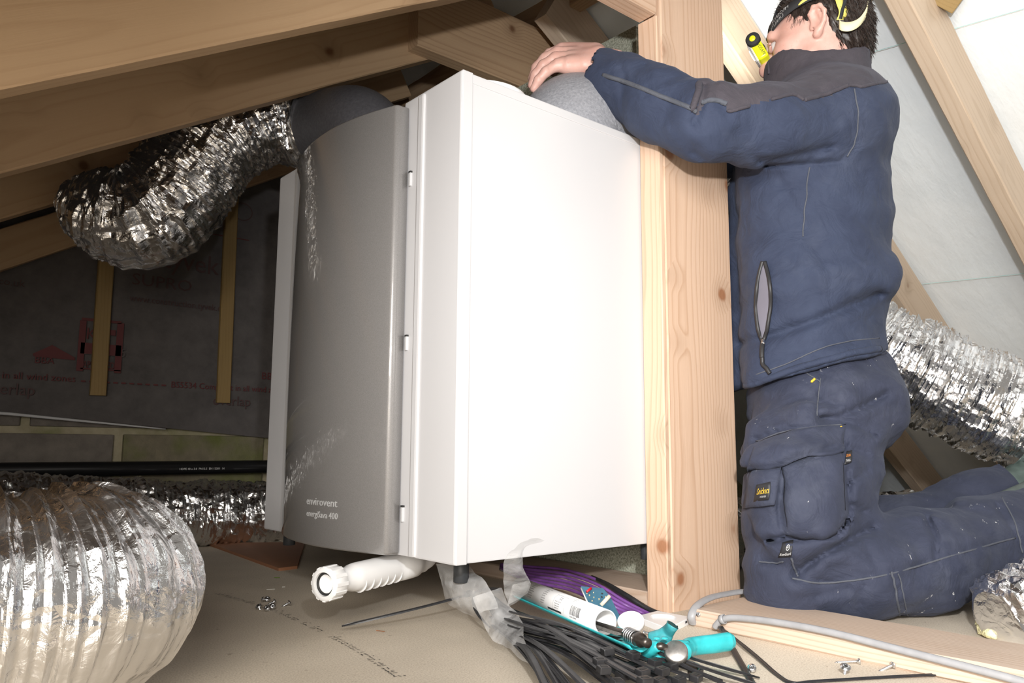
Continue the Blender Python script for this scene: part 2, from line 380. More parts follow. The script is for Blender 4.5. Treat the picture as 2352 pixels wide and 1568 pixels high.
def timber(name, p0, p1, w, h, mat, up=(0, 0, 1), label=None, cat='timber', parent=None, bv=0.003, cut0=0.0, cut1=0.0, group=None):
    # p0, p1: middle of the LOWER face at both ends; grain along local X; w across, h along up
    p0 = V3(p0); p1 = V3(p1); L = (p1-p0).length
    T = frame(p1-p0, up); T.translation = p0
    bm = bmesh.new(); n = max(2, int(L/0.06))
    prof = []
    c = bv
    ring = [(-w/2+c, 0), (w/2-c, 0), (w/2, c), (w/2, h-c), (w/2-c, h), (-w/2+c, h), (-w/2, h-c), (-w/2, c)]
    rows = []
    for i in range(n+1):
        x = L*i/n
        j = [random.uniform(-1, 1)*0.0006 for _ in ring]
        row = []
        for (a, b), q in zip(ring, j):
            xx = x
            if i == 0: xx = x+cut0*b/h
            if i == n: xx = x+cut1*b/h
            row.append(bm.verts.new((xx, a+q, b+q)))
        rows.append(row)
    for r0, r1 in zip(rows, rows[1:]):
        for k in range(8): bm.faces.new((r0[k], r0[(k+1) % 8], r1[(k+1) % 8], r1[k]))
    bm.faces.new(rows[0][::-1]); bm.faces.new(rows[-1])
    bmesh.ops.recalc_face_normals(bm, faces=bm.faces[:])
    me = bpy.data.meshes.new(name); bm.to_mesh(me); bm.free(); me.materials.append(mat)
    o = bpy.data.objects.new(name, me); COL.objects.link(o); o.matrix_world = T
    if parent is not None:
        o.parent = parent; T2 = T.copy(); T2.translation = T.translation-wpos(parent); o.matrix_local = T2
    if label: tag(o, label, cat, group)
    return o
# value noise on numpy arrays
def _hash(ix, iy, iz):
    n = (ix*374761393+iy*668265263+iz*2147483647+144665).astype(np.int64)
    n = (n ^ (n >> 13))*1274126177; n = n & 0x7fffffff
    n = (n ^ (n >> 16)) & 0xffff
    return n.astype(np.float32)/65535.0
def vnoise(P, sc=1.0):
    P = np.asarray(P, np.float32)*np.float32(1)*np.asarray(sc, np.float32)
    I = np.floor(P); Fr = P-I; I = I.astype(np.int64); u = Fr*Fr*(3-2*Fr)
    r = 0
    for dx in (0, 1):
        wx = u[:, 0] if dx else 1-u[:, 0]
        for dy in (0, 1):
            wy = u[:, 1] if dy else 1-u[:, 1]
            for dz in (0, 1):
                wz = u[:, 2] if dz else 1-u[:, 2]
                r = r+_hash(I[:, 0]+dx, I[:, 1]+dy, I[:, 2]+dz)*wx*wy*wz
    return r*2-1
def fbm(P, sc, o=3):
    r = 0; a = 1.0
    for k in range(o): r = r+a*vnoise(np.asarray(P)+k*7.3, np.asarray(sc)*2**k); a *= 0.5
    return r
def catmull(pts, n, closed=False):
    P = np.array(pts, float); k = len(P)
    P2 = np.vstack([2*P[0]-P[1], P, 2*P[-1]-P[-2]]); out = []
    for t in np.linspace(0, k-1, n):
        i = min(int(t), k-2); u = t-i; a, b, c, d = P2[i:i+4]
        out.append(0.5*((2*b)+(-a+c)*u+(2*a-5*b+4*c-d)*u*u+(-a+3*b-3*c+d)*u**3))
    return np.array(out)
def frames(C):
    T = np.gradient(C, axis=0); T /= np.linalg.norm(T, axis=1)[:, None]
    N = np.zeros_like(T); a = np.array([0, 0, 1.0])
    if abs(T[0] @ a) > 0.9: a = np.array([1.0, 0, 0])
    N[0] = a-(a @ T[0])*T[0]; N[0] /= np.linalg.norm(N[0])
    for i in range(1, len(C)):
        v = N[i-1]-(N[i-1] @ T[i])*T[i]; N[i] = v/np.linalg.norm(v)
    return T, N, np.cross(T, N)
def tube_np(C, R, m=12, disp=None, cap=True, flat=(1, 1)):
    C = np.array(C, float); n = len(C); R = np.broadcast_to(np.array(R, float), (n,))
    T, N, B = frames(C); th = np.arange(m)*2*pi/m
    rr = R[:, None]*np.ones((1, m))
    if disp is not None: rr = rr+disp
    V = C[:, None, :]+rr[:, :, None]*(np.cos(th)[None, :, None]*N[:, None, :]*flat[0]+np.sin(th)[None, :, None]*B[:, None, :]*flat[1])
    V = V.reshape(-1, 3); i = np.arange(n-1)[:, None]; j = np.arange(m)[None, :]; jn = (j+1) % m
    F = np.stack([i*m+j, i*m+jn, (i+1)*m+jn, (i+1)*m+j], -1).reshape(-1, 4).tolist()
    if cap: F += [list(range(m))[::-1], [(n-1)*m+k for k in range(m)]]
    return V, F
def tube(name, pts, r, mat, parent=None, m=10, n=None, cap=True, label=None, cat=None, group=None, flat=(1, 1), smooth=True):
    C = catmull(pts, n or max(2, (len(pts)-1)*8)) if len(pts) > 2 else np.array(pts, float)
    R = np.interp(np.linspace(0, 1, len(C)), np.linspace(0, 1, len(r)), r) if isinstance(r, (list, tuple)) else r
    V, F = tube_np(C, R, m, cap=cap, flat=flat)
    o = from_np(name, V, F, mat, parent, smooth, origin=None if parent is not None else C[0])
    if label: tag(o, label, cat, group)
    return o
def foil_duct(name, pts, r, mat, parent, n, m, seed=0, pitch=0.022, amp=0.006, sharp=0.012, twist=0.0, ends=True, lst=3.0, lsc=0.016, mix=(0.75, 0.75, 0.55, 0.6)):
    C = catmull(pts, n); L = np.r_[0, np.cumsum(np.linalg.norm(np.diff(C, axis=0), axis=1))]
    t = np.linspace(0, 1, n); R = np.interp(t, np.linspace(0, 1, len(r)), r) if isinstance(r, (list, tuple)) else np.full(n, r)
    th = np.arange(m)*2*pi/m
    LL, TH = np.meshgrid(L, th, indexing='ij')
    cx = np.cos(TH)*R[:, None]; sy = np.sin(TH)*R[:, None]
    def fld(sl, st, o): return fbm(np.stack([LL.ravel()*sl+seed*3.1+TH.ravel()*twist, cx.ravel()*st, sy.ravel()*st], 1), 1.0, o).reshape(n, m)
    long_ = np.abs(fld(1/lsc, lst, 2))                                     # long pleats
    wire = -np.abs(np.sin(pi*(LL/pitch+0.25*fld(4, 5, 2)+TH/(2*pi))))       # spiral wire ridges
    pleat = np.abs(fld(1/0.0135, 8, 2))                                     # sharp folds running round the duct
    crum = np.abs(fld(24, 24, 3)); big = fld(6, 6, 2)
    d = amp*(-0.55*(1+wire)*1.0)+sharp*(0.5-pleat)*mix[0]+sharp*mix[1]*(0.45-crum)+big*sharp*mix[2]+sharp*mix[3]*(0.45-long_)
    if ends:
        e = np.minimum(1, np.minimum(t, 1-t)*n/6)[:, None]; d = d*e
    V, F = tube_np(C, R, m, disp=d)
    o = from_np(name, V, F, mat, parent, False, origin=None if parent is not None else C[0])
    return o
def text_mesh(s, size, mat, M4, parent, name='printed_text', depth=0.0004, align='LEFT', shear=0.0, scale_x=1.0):
    cu = bpy.data.curves.new('txt', 'FONT'); cu.body = s; cu.size = size; cu.extrude = depth; cu.align_x = align; cu.shear = shear
    cu.resolution_u = 2
    to = bpy.data.objects.new('txt', cu); COL.objects.link(to)
    dg = bpy.context.evaluated_depsgraph_get(); me = bpy.data.meshes.new_from_object(to.evaluated_get(dg))
    bpy.data.objects.remove(to); bpy.data.curves.remove(cu)
    me.materials.clear(); me.transform(M4 @ Matrix.Diagonal((scale_x, 1, 1, 1)))
    return link_mesh(name, me, mat, parent)
def basis(o, x, y):          # 4x4 with text X and Y directions
    x = Vector(x).normalized(); y = Vector(y); y = (y-x*(x.dot(y))).normalized(); z = x.cross(y)
    T = Matrix((x, y, z)).transposed().to_4x4(); T.translation = V3(o); return T
def lathe(prof, m=24):       # prof: (r, z) list about Z
    bm = bmesh.new(); rows = []
    for r, z in prof:
        rows.append([bm.verts.new((r*cos(2*pi*k/m), r*sin(2*pi*k/m), z)) for k in range(m)] if r > 1e-6 else [bm.verts.new((0, 0, z))])
    for a, b in zip(rows, rows[1:]):
        for k in range(m):
            va = [a[k % len(a)], a[(k+1) % len(a)]] if len(a) > 1 else [a[0]]
            vb = [b[(k+1) % len(b)], b[k % len(b)]] if len(b) > 1 else [b[0]]
            try: bm.faces.new(va+vb)
            except ValueError: pass
    return bm
def axis_mat(p, z, up=(0, 0, 1)):
    z = Vector(z).normalized(); u = Vector(up)
    if abs(z.dot(u)) > 0.95: u = Vector((1, 0, 0))
    x = u.cross(z).normalized(); y = z.cross(x); T = Matrix((x, y, z)).transposed().to_4x4(); T.translation = V3(p); return T
def grid_sheet(rows, nu, nv, amp, seed, sc=30, rad=None):
    # rows: list of polylines (same point count) -> smooth surface with crumple
    A = [catmull(r, nu) if len(r) > 2 else np.linspace(r[0], r[1], nu) for r in rows]
    A = np.array(A); out = np.array([catmull(A[:, i], nv) if len(rows) > 2 else np.linspace(A[0, i], A[1, i], nv) for i in range(nu)])
    V = out.reshape(-1, 3)
    nz = np.stack([fbm(V+seed+k*3.7, sc, 3) for k in range(3)], 1); V = V+amp*nz
    F = [(i*nv+j, i*nv+j+1, (i+1)*nv+j+1, (i+1)*nv+j) for i in range(nu-1) for j in range(nv-1)]
    return V, F

# ------------------------------------------------------------------ the roof space
PITCH = radians(30); TP = tan(PITCH)
KL = H+0.345*1.6/1.49            # left slope, lower edge of rafters: z = KL + TP*x
KR = 2.23                        # right slope, lower edge: z = KR - 0.6*x
TR = 0.61
bm = bm_box((-1.8, -1.6, -0.02), (4.4, 3.2, 0.0)); fl = from_bm('floor', bm, M['chip']); fl['kind'] = 'structure'
WY = 2.5
# wall behind the left gable: mortar bed with single blocks proud of it
wl = from_bm('wall_left', bm_box((-1.8, WY+0.03, 0), (4.0, WY+0.12, 1.9)), M['mortar']); wl['kind'] = 'structure'
bh, bw, jt = 0.196, 0.43, 0.022
for r in range(3):
    z0 = -0.100+r*(bh+jt)
    x = ony(277, 1020, WY)[0]+0.011-4*(bw+jt)+(0.0 if r % 2 else 0.21)
    k = 0
    while x < 2.2:
        lo = max(z0, 0.001)
        b = from_bm('block', bm_box((x+random.uniform(0, .004), WY+0.012+random.uniform(0, .006), lo), (x+bw-random.uniform(0, .006), WY+0.034, z0+bh+random.uniform(-.004, .004)), 0.004),
                    M['block_moss'] if (x > 0.55 and r < 3) else M['block'], wl)
        x += bw+jt; k += 1
# underlay slopes
def slope(name, x0, x1, zf, y0, y1, mat, nx=50, ny=70, amp=0.012, seed=1):
    xs = np.linspace(x0, x1, nx); ys = np.linspace(y0, y1, ny); X, Y = np.meshgrid(xs, ys, indexing='ij')
    Z = zf(X)+amp*fbm(np.stack([X.ravel(), Y.ravel(), X.ravel()*0+seed], 1), 2.2, 3).reshape(X.shape)
    Vt = np.stack([X, Y, Z], -1).reshape(-1, 3)
    F = [(i*ny+j, (i+1)*ny+j, (i+1)*ny+j+1, i*ny+j+1) for i in range(nx-1) for j in range(ny-1)]
    o = from_np(name, Vt, F, mat); o['kind'] = 'structure'; return o
DEP = 0.145                      # rafter depth measured square to the slope
RX = (KR-KL)/(TP+TR)
slope('ceiling', -1.8, RX+0.005, lambda x: KL+TP*x+DEP/cos(PITCH)+0.012, 0.35, WY+0.05, M['underlay_grey'], seed=2)
ps = math.atan(TR)
slope('ceiling', RX-0.005, 4.2, lambda x: KR-TR*x+DEP/cos(ps)+0.013, -0.2, 3.2, M['underlay'], seed=5)
# turquoise edge thread printed on the right underlay
def on_right(px, py, off=0.0):
    v = ray(px, py); k = KR+DEP/cos(ps)+0.013-off
    t = (k-H)/(v[2]+TR*v[0]); return EYE+v*t
for a, b in (((1975, 128), (2352, 20)), ((2090, 655), (2352, 628))):
    P = [on_right(a[0]+(b[0]-a[0])*t, a[1]+(b[1]-a[1])*t, 0.016) for t in np.linspace(0, 1, 7)]
    o = tube('trim_1', P, 0.0008, plain('turquoise_thread', (0.42, 0.68, 0.66), 0.7) if 'thr' not in M else M['thr'], m=5); o['kind'] = 'structure'

# left rafters (lower arris on y = const planes)
def rafter_left(y, label, x0=-0.9, x1=None, w=0.045, k=KL, h=DEP, mat=None):
    x1 = RX if x1 is None else x1
    up = (-sin(PITCH), 0, cos(PITCH))
    return timber('rafter', (x0, y+w/2, k+TP*x0), (x1, y+w/2, k+TP*x1), w, h, mat or M['wood_rafter'], up, label, 'rafter')
rafter_left(1.12, 'broad tan rafter with a big knot, nearest of the left slope, top left')
rafter_left(1.60, 'knotty tan rafter crossing in front of the hanging foil duct')
rafter_left(2.08, 'shadowed rafter just above the lowest bend of the hanging foil duct')
rafter_left(2.40, 'darkest and farthest rafter above the printed grey sheet', k=ony(0, 621, 2.40)[2]-TP*ony(0, 621, 2.40)[0], h=0.10)
# rafters of the right slope
def rafter_right(px, py, d, w, label, x0=None, x1=3.75, h=DEP):
    p = atd(px, py, d); y = p[1]; x0 = RX if x0 is None else x0
    up = (sin(ps), 0, cos(ps))
    return timber('rafter', (x0, y+w/2, KR-TR*x0), (x1, y+w/2, KR-TR*x1), w, h, M['wood_right'], up, label, 'rafter'), y
def yr(px, py):      # y of the point on the lower-edge plane of the right slope
    v = ray(px, py); t = (KR-H)/(v[2]+TR*v[0]); return (EYE+v*t)
pR = yr(2198, 300)
def rr2(px, py, w, label, **k):
    p = yr(px, py); return rafter_right(px, py, p @ DV, w, label, **k)
rr2(2243, 300, 0.047, 'pale rafter running down the white underlay at the top right')
rr2(2010, 600, 0.047, 'knotty rafter crossing behind the back of the kneeling man')
rr2(2020, 1000, 0.047, 'shadowed rafter of the right slope below the big foil duct')
# horizontal ties and the doubled post
timber('ceiling_tie', (1.008, 1.5775, 1.268), (2.02, 1.5775, 1.268), 0.045, 0.195, M['wood_collar'], label='deep sawn tie with a shadow line, nailed across the rafter end above the white unit', cat='timber', cut1=-0.26)
timber('ceiling_tie', (0.62, 0.9305, 1.112), (1.1285, 0.9305, 1.112), 0.045, 0.145, M['wood_post'], label='pale tie whose end rests on the doubled post, top centre', cat='timber')
tp = thing('timber_post', 'pale doubled timber post standing in front of the right side of the unit', 'post', (1.24, 0.93, 0))
timber('main_stud', (1.2465, 0.908, 0.0), (1.2465, 0.908, 1.42), 0.207, 0.045, M['wood_post'], up=(0, 1, 0), parent=tp)
timber('packing_stud', (1.1365, 0.9085, 0.0), (1.1365, 0.9085, 1.110), 0.0125, 0.0475, M['wood_post'], up=(0, 1, 0), parent=tp, bv=0.002)
p = ony(1700, 150, 1.36)
timber('ceiling_tie', (p[0]-0.5, 1.38, 1.205), (p[0]+1.0, 1.38, 1.205), 0.045, 0.12, M['wood_right'], label='pale tie lit by the headlamp, in front of the face of the man', cat='timber')
q = ony(1320, 60, 1.75)
timber('ridge_binder', (1.44, 0.98, 1.475), (1.44, 2.45, 1.475), 0.045, 0.16, M['wood_collar'], label='binder running away along the ridge, behind the deep sawn tie', cat='timber')
timber('ceiling_tie', (1.18, 2.1, 1.20), (2.4, 2.1, 1.20), 0.045, 0.17, M['wood_rafter'], label='farther tie seen above the hand, behind the deep sawn tie', cat='timber')
# mounting board, sole plate, low beam, stray bits
mb = from_bm('mounting_board', bm_box((1.309, 1.112, 0.0), (1.327, 1.76, 1.242), 0.001), M['chip_green'], origin=(1.318, 1.4, 0))
tag(mb, 'greenish chipboard sheet standing upright behind the white unit', 'board')
timber('sole_plate', (1.205, 0.957, 0.0), (1.205, 2.2, 0.0), 0.15, 0.030, M['wood_beam'], label='dusty sole plate under the unit with purple cables lying over it', cat='timber')
bo = timber('floor_beam', (1.155, 0.822, 0.0), (1.155, -0.45, 0.0), 0.150, 0.028, M['wood_beam'], label='dusty low beam on the floor with a grey cable along its edge', cat='timber')
nb = lathe([(0.0, 0.0012), (0.0035, 0.0011), (0.0042, 0.0), (0.004, -0.003)], 14); nb.transform(axis_mat(onx(1604, 1411, 1.0795), (-1, 0, 0)))
nail = from_bm('nail_head', nb, M['zinc'], None, True); nail.parent = bo; nail.matrix_parent_inverse = bo.matrix_world.inverted()
p0 = yr(2150, 22)
T = frame((0.83, 0, -0.5), (0.5, 0, 0.83)); T.translation = V3(atd(2140, 12, 1.62)) 
bt = from_bm('timber_block', bm_box((-0.16, -0.04, -0.02), (0.03, 0.005, 0.028), 0.002, mat=frame((0.55, -0.6, -0.58), (0.2, 0.5, 0.8))), M['wood_batten'], None); bt.location = V3(atd(2165, 8, 1.66))
tag(bt, 'rough sawn block end fixed to the top of the pale right rafter', 'timber')
for (xa, za, xb, lab) in ((ony(247, 600, WY-.02)[0], 0, ony(225, 910, WY-.02)[0], 'thin treated batten hanging below the foil duct bend, on the printed sheet'),
                          (ony(532, 600, WY-.02)[0], 0, ony(510, 925, WY-.02)[0], 'thin treated batten over the printed sheet, next to the unit')):
    x = (xa+xb)/2; zb = ony(510 if 'next' in lab else 225, 925 if 'next' in lab else 908, WY-.02)[2]
    timber('batten', (x, WY-0.011, zb), (x-0.012, WY-0.011, 1.35), 0.042, 0.018, M['wood_batten'], up=(0, -1, 0), label=lab, cat='batten')
pa, pb_, pc, pd_ = onz(478, 1247, 0.006), onz(640, 1305, 0.006), onz(683, 1300, 0.006), onz(700, 1245, 0.006)
bm = bmesh.new()
lowv = [bm.verts.new((v[0], v[1], 0.0)) for v in (pa, pb_, pc, pd_)]; top = [bm.verts.new((v[0], v[1], 0.007)) for v in (pa, pb_, pc, pd_)]
bm.faces.new(lowv[::-1]); bm.faces.new(top)
for k in range(4): bm.faces.new((lowv[k], lowv[(k+1) % 4], top[(k+1) % 4], top[k]))
o = from_bm('plywood_offcut', bm, M['ply'], None, origin=pb_); tag(o, 'thin reddish plywood offcut lying in the shade under the unit', 'board')

# printed underlay sheet hanging on the wall
ms = thing('underlay_sheet', 'dim grey underlay sheet with red print hanging over the block wall', 'membrane', (0.5, WY, 0.4))
nx, nz = 60, 40
xs = np.linspace(-1.2, 2.6, nx); Vv = []
for x in xs:
    zb = np.interp(x, [-1.2, ony(0, 930, WY)[0], ony(610, 995, WY)[0], 2.6], [0.42, 0.372, 0.312, 0.25])
    for k in range(nz):
        t = k/(nz-1); z = zb+t*(1.75-zb); Vv.append((x, WY-0.004-0.03*max(0, 0.10-t)*0.5-0.02*(max(0, 0.04-t)/0.04)**2*np.interp(x, [-1.2, .33, .8], [1.5, 1.0, 0.0]), z))
Vv = np.array(Vv); Vv[:, 1] += 0.003*fbm(Vv, 5, 2)
F = [(i*nz+j, (i+1)*nz+j, (i+1)*nz+j+1, i*nz+j+1) for i in range(nx-1) for j in range(nz-1)]
from_np('sheet', Vv, F, M['underlay_grey'], ms)
Lx = np.linspace(-1.2, 0.75, 30)
hem = [(x, WY-0.016-0.01*max(0, (0.75-x)/1.95), np.interp(x, [-1.2, ony(0, 930, WY)[0], ony(610, 995, WY)[0]], [0.42, 0.372, 0.312])-0.004) for x in Lx]
tube('turned_hem', hem, [0.010, 0.009, 0.006, 0.002], M['light_grey'], ms, m=8, n=40, flat=(1.0, 0.6))
def wt(s, px, py, hpx, mat, bold=1.0):
    # print on the sheet: baseline start at (px, py); hpx = cap height in photo pixels there
    p = ony(px, py, WY-0.0125); d = (p-EYE) @ RM[:, 2]
    h = hpx*d/FPX/0.70
    text_mesh(s, h, mat, basis(p, (1, 0, 0), (0, 0, 1)), ms, scale_x=bold)
R1, R2 = M['ink_red'], M['ink_redgrey']
wt('SUPRO', 301, 652, 27, R2, 1.15); wt('www.construction.tyvek.co.uk', 297, 690, 15, R2, 0.93); wt('tyvek', 372, 613, 44, R2, 0.95)
wt('s.co.uk', -22, 650, 17, R2, 1.0); wt('in all wind zones', 3, 868, 16, R1, 1.0); wt('BS5534 Compliant in all wind zones', 392, 889, 14, R1, 0.96)
wt('overlap', 488, 929, 22, R2, 0.95); wt('overlap', -46, 903, 27, R2, 0.95); wt('BBA', 78, 833, 16, R1, 1.0); wt('BBA', 600, 870, 16, R1, 1.0)
def wbar(px0, py0, px1, py1, mat=R1, th=0.0008):
    a = ony(px0, py0, WY-0.0125); b = ony(px1, py1, WY-0.0125)
    return from_bm('printed_bar', bm_box((min(a[0], b[0]), a[1]-th, min(a[2], b[2])), (max(a[0], b[0]), a[1], max(a[2], b[2]))), mat, ms)
for k in range(11): wbar(186+k*18.5, 873+k*0.95, 196+k*18.5, 877+k*0.95)
wbar(470, 533, 572, 553)
# approval stamp: frame with three cells
wbar(188, 735, 279, 738); wbar(184, 735, 190, 852); wbar(270, 741, 277, 857); wbar(184, 847, 277, 850); wbar(186, 786, 277, 818)
wt('KL', 196, 778, 27, R1, 0.9); wbar(251, 757, 265, 771)
wt('ZONE 5', 192, 813, 19, M['underlay_grey'], 0.95); wt('APPROVED', 189, 843, 16, R1, 0.60)
# house shaped mark over BBA
a, b, c = ony(75, 812, WY-.0125), ony(120, 792, WY-.0125), ony(172, 821, WY-.0125)
e, f_ = ony(77, 818, WY-.0125), ony(172, 827, WY-.0125)
bm = bmesh.new(); vs = [bm.verts.new(V3(q)) for q in (a, b, c, f_, e)]; bm.faces.new(vs)
from_bm('printed_roof', bm, R1, ms)
cpt = ony(557, 486, WY-.0125)
bm = bmesh.new(); N = 40
o1 = [bm.verts.new((cpt[0]+0.034*cos(2*pi*k/N), cpt[1], cpt[2]+0.030*sin(2*pi*k/N))) for k in range(N)]
o2 = [bm.verts.new((cpt[0]+0.031*cos(2*pi*k/N), cpt[1], cpt[2]+0.027*sin(2*pi*k/N))) for k in range(N)]
for k in range(N): bm.faces.new((o1[k], o1[(k+1) % N], o2[(k+1) % N], o2[k]))
from_bm('printed_oval', bm, R2, ms)
# black soil pipe
zp = ony(300, 1076, WY-0.035)[2]
bp = tube('black_pipe', [(-1.6, WY-0.035, zp), (0.5, WY-0.035, zp), (2.6, WY-0.035, zp+0.01)], 0.0205, M['black_pipe'], None, m=24, n=30)
tag(bp, 'black plastic pipe running along the foot of the block wall', 'pipe')
pt = EYE+(ony(412, 1079, WY-0.056)-EYE)
t_ = text_mesh('HDPE 40 x 3.0  PN12.5  EN 12201  14', 0.0085, M['ink_white'], basis((pt[0], WY-0.0562, pt[2]), (1, 0, 0), (0, 0, 1)), bp)

# ------------------------------------------------------------------ the ventilation unit
UX0, UX1, UY0, UY1, UZ0, UZ1 = 0.7036, 1.306, 0.957, 1.633, 0.112, 0.877
un = thing('ventilation_unit', 'white boxy ventilation unit with a curved metallic grey front panel', 'appliance', (1.0, 1.3, UZ0))
from_bm('casing', bm_box((UX0+0.004, UY0+0.0012, UZ0+0.001), (UX1, UY1-0.001, UZ1-0.003), 0.002), M['white_paint'], un)
# front skin: corner return strips, flat margin, bead beside the panel
def front_strip(y0, y1, x, name, bv=0.0015): return from_bm(name, bm_box((x, y0, UZ0), (UX0+0.006, y1, UZ1), bv), M['white_paint'], un)
front_strip(UY0-0.0006, UY0+0.165, UX0, 'front_flange', 0.003)
front_strip(1.50, UY1, UX0, 'front_flange', 0.003)
from_bm('corner_strip', bm_box((UX0+0.002, UY0-0.0016, UZ0), (UX0+0.0225, UY0+0.02, UZ1+0.001), 0.0016), M['white_paint'], un)
from_bm('top_edge_fold', bm_box((UX0+0.022, UY0-0.0002, UZ1-0.016), (UX1, UY0+0.02, UZ1), 0.002), M['white_paint'], un)
from_bm('bead', bm_box((UX0-0.0045, UY0+0.100, UZ0+0.001), (UX0+0.012, UY0+0.118, UZ1-0.004), 0.0042), M['white_paint'], un)
for zc in (onx(930, 398, UX0-.006)[2], onx(922, 772, UX0-.006)[2], onx(918, 1163, UX0-.006)[2]):
    lt = from_bm('latch', bm_box((UX0-0.0035, UY0+0.1365, zc-0.024), (UX0+0.002, UY0+0.1415, zc), 0.0008), M['light_grey'], un)
    from_bm('latch_slot', bm_box((UX0-0.0040, UY0+0.1355, zc-0.001), (UX0+0.002, UY0+0.142, zc+0.0018)), M['ink'], lt)
# curved panel
PY0, PY1, PZ0, PZ1 = 1.102, 1.486, UZ0+0.002, 0.862
def px_prof(t): return 0.674-0.034*(1-(2*t-1)**2)
bm = bmesh.new(); ny, nzp = 48, 2
front = []; back = []
ts = [i/ny for i in range(ny+1)]
prof = []
for t in ts: prof.append((px_prof(t), PY0+0.005+(PY1-PY0-0.010)*t))
r = 0.006
edge0 = [(0.7000, PY0), (0.6805, PY0), (0.6770, PY0+0.0012), (0.6750, PY0+0.003)]
edge1 = [(0.6750, PY1-0.003), (0.6770, PY1-0.0012), (0.6805, PY1), (0.7000, PY1)]
loop = edge0+prof+edge1
zs = [PZ0, PZ0+0.0015, PZ0+0.004, PZ1-0.004, PZ1-0.0015, PZ1]; ins = [0.004, 0.0012, 0, 0, 0.0012, 0.004]
rows = []
for z, i_ in zip(zs, ins):
    row = []
    for (x, y) in loop:
        yc = (y-1.276)*(1-i_/0.21)+1.276
        row.append(bm.verts.new((min(x+i_, 0.700), yc, z)))
    rows.append(row)
n = len(loop)
for a, b in zip(rows, rows[1:]):
    for k in range(n-1): bm.faces.new((a[k], a[k+1], b[k+1], b[k]))
    bm.faces.new((a[n-1], a[0], b[0], b[n-1]))
bm.faces.new(rows[0]); bm.faces.new(rows[-1][::-1])
pn = from_bm('front_panel', bm, M['panel'], un, smooth=True)
pn['label'] = 'curved metallic grey front panel with silver lettering'
me = pn.data
# lettering follows the curve of the panel
def panel_text(s, px, py, hpx, sx):
    p = onx(px, py, 0.655); t = (p[1]-PY0)/(PY1-PY0); q = onx(px, py, px_prof(t)-0.0006)
    t = (q[1]-PY0)/(PY1-PY0); dx = (px_prof(t-0.05)-px_prof(t+0.05))/(0.1*(PY1-PY0))
    d = (q-EYE) @ RM[:, 2]; h = hpx*d/FPX/0.70
    tm = text_mesh(s, h, M['ink_silver'], Matrix.Identity(4), None, 'lettering', 0.0002, scale_x=sx)
    m_ = tm.data
    for v in m_.vertices:
        y = q[1]-v.co.x; tt = (y-PY0)/(PY1-PY0); v.co = (px_prof(tt)-0.0003-v.co.z, y, q[2]+v.co.y)
    m_.update(); m_.transform(Matrix.Translation(-wpos(pn))); tm.parent = pn
panel_text('envirovent', 705, 1157, 17, 1.25); panel_text('energiSava 400', 705, 1184, 14, 1.1)
# stubs under the unit
for (px, py, d) in ((1059, 1337, 1.30), (1487, 1284, 1.52), (664, 1251, 1.72)):
    p = atd(px, py, d); bm = lathe([(0.0, 0), (0.0115, 0), (0.0125, 0.001), (0.0125, UZ0-p[2]+0.004), (0.0, UZ0-p[2]+0.004)], 24)
    bm.transform(Matrix.Translation(V3(p))); from_bm('foot', bm, M['dark_rubber'], un, True)
# spigot on the top
SPX, SPY = 0.842, 1.083
for (sx, sy) in ((SPX, SPY),):
    bm = lathe([(0.084, -0.004), (0.084, 0.030), (0.0835, 0.0335), (0.081, 0.0345), (0.079, 0.032), (0.079, -0.004)], 64)
    bm.transform(Matrix.Translation((sx, sy, UZ1))); from_bm('spigot', bm, M['white_plastic'], un, True)
# waste valve under the unit
wv = thing('waste_valve', 'white plastic waste valve with a ribbed nut sticking out under the unit', 'pipe fitting', tuple(atd(757, 1338, 1.25)))
a = atd(743, 1342, 1.215); b = atd(952, 1291, 1.42); ax = (b-a)/np.linalg.norm(b-a); Lw = np.linalg.norm(b-a)
T = axis_mat(a, ax)
def wl_(name, prof, m=40, mat='white_plastic', par=wv):
    bm = lathe([(r_*0.86, z_) for r_, z_ in prof], m); bm.transform(T); return from_bm(name, bm, M[mat], par, True)
nut = wl_('nut', [(0.0205, 0.0), (0.0275, 0.0), (0.0290, 0.002), (0.0290, 0.026), (0.0275, 0.028), (0.020, 0.028), (0.0195, 0.006), (0.0205, 0.0)])
for k in range(12):
    bm = bm_box((-0.0034, 0.027, 0.001), (0.0034, 0.0302, 0.027), 0.0008); bm.transform(Matrix.Diagonal((0.86, 0.86, 1, 1))); bm.transform(Matrix.Rotation(k*pi/6, 4, 'Z')); bm.transform(T); from_bm('rib', bm, M['white_plastic'], nut)
wl_('seal', [(0.0198, 0.007), (0.0198, 0.004), (0.0165, 0.004), (0.0165, 0.010)], mat='ink')
wl_('inner_sleeve', [(0.0165, 0.010), (0.0160, 0.006), (0.0150, 0.006), (0.0145, 0.03), (0.0, 0.032)])
wl_('barrel', [(0.0185, 0.026), (0.0185, 0.040), (0.0200, 0.044), (0.0205, 0.052), (0.0240, 0.062), (0.0255, 0.072), (0.0258, Lw-0.07), (0.0258, Lw-0.055), (0.0285, Lw-0.05), (0.0290, Lw-0.02), (0.0285, Lw-0.005), (0.0235, Lw), (0.0235, Lw+0.02)])
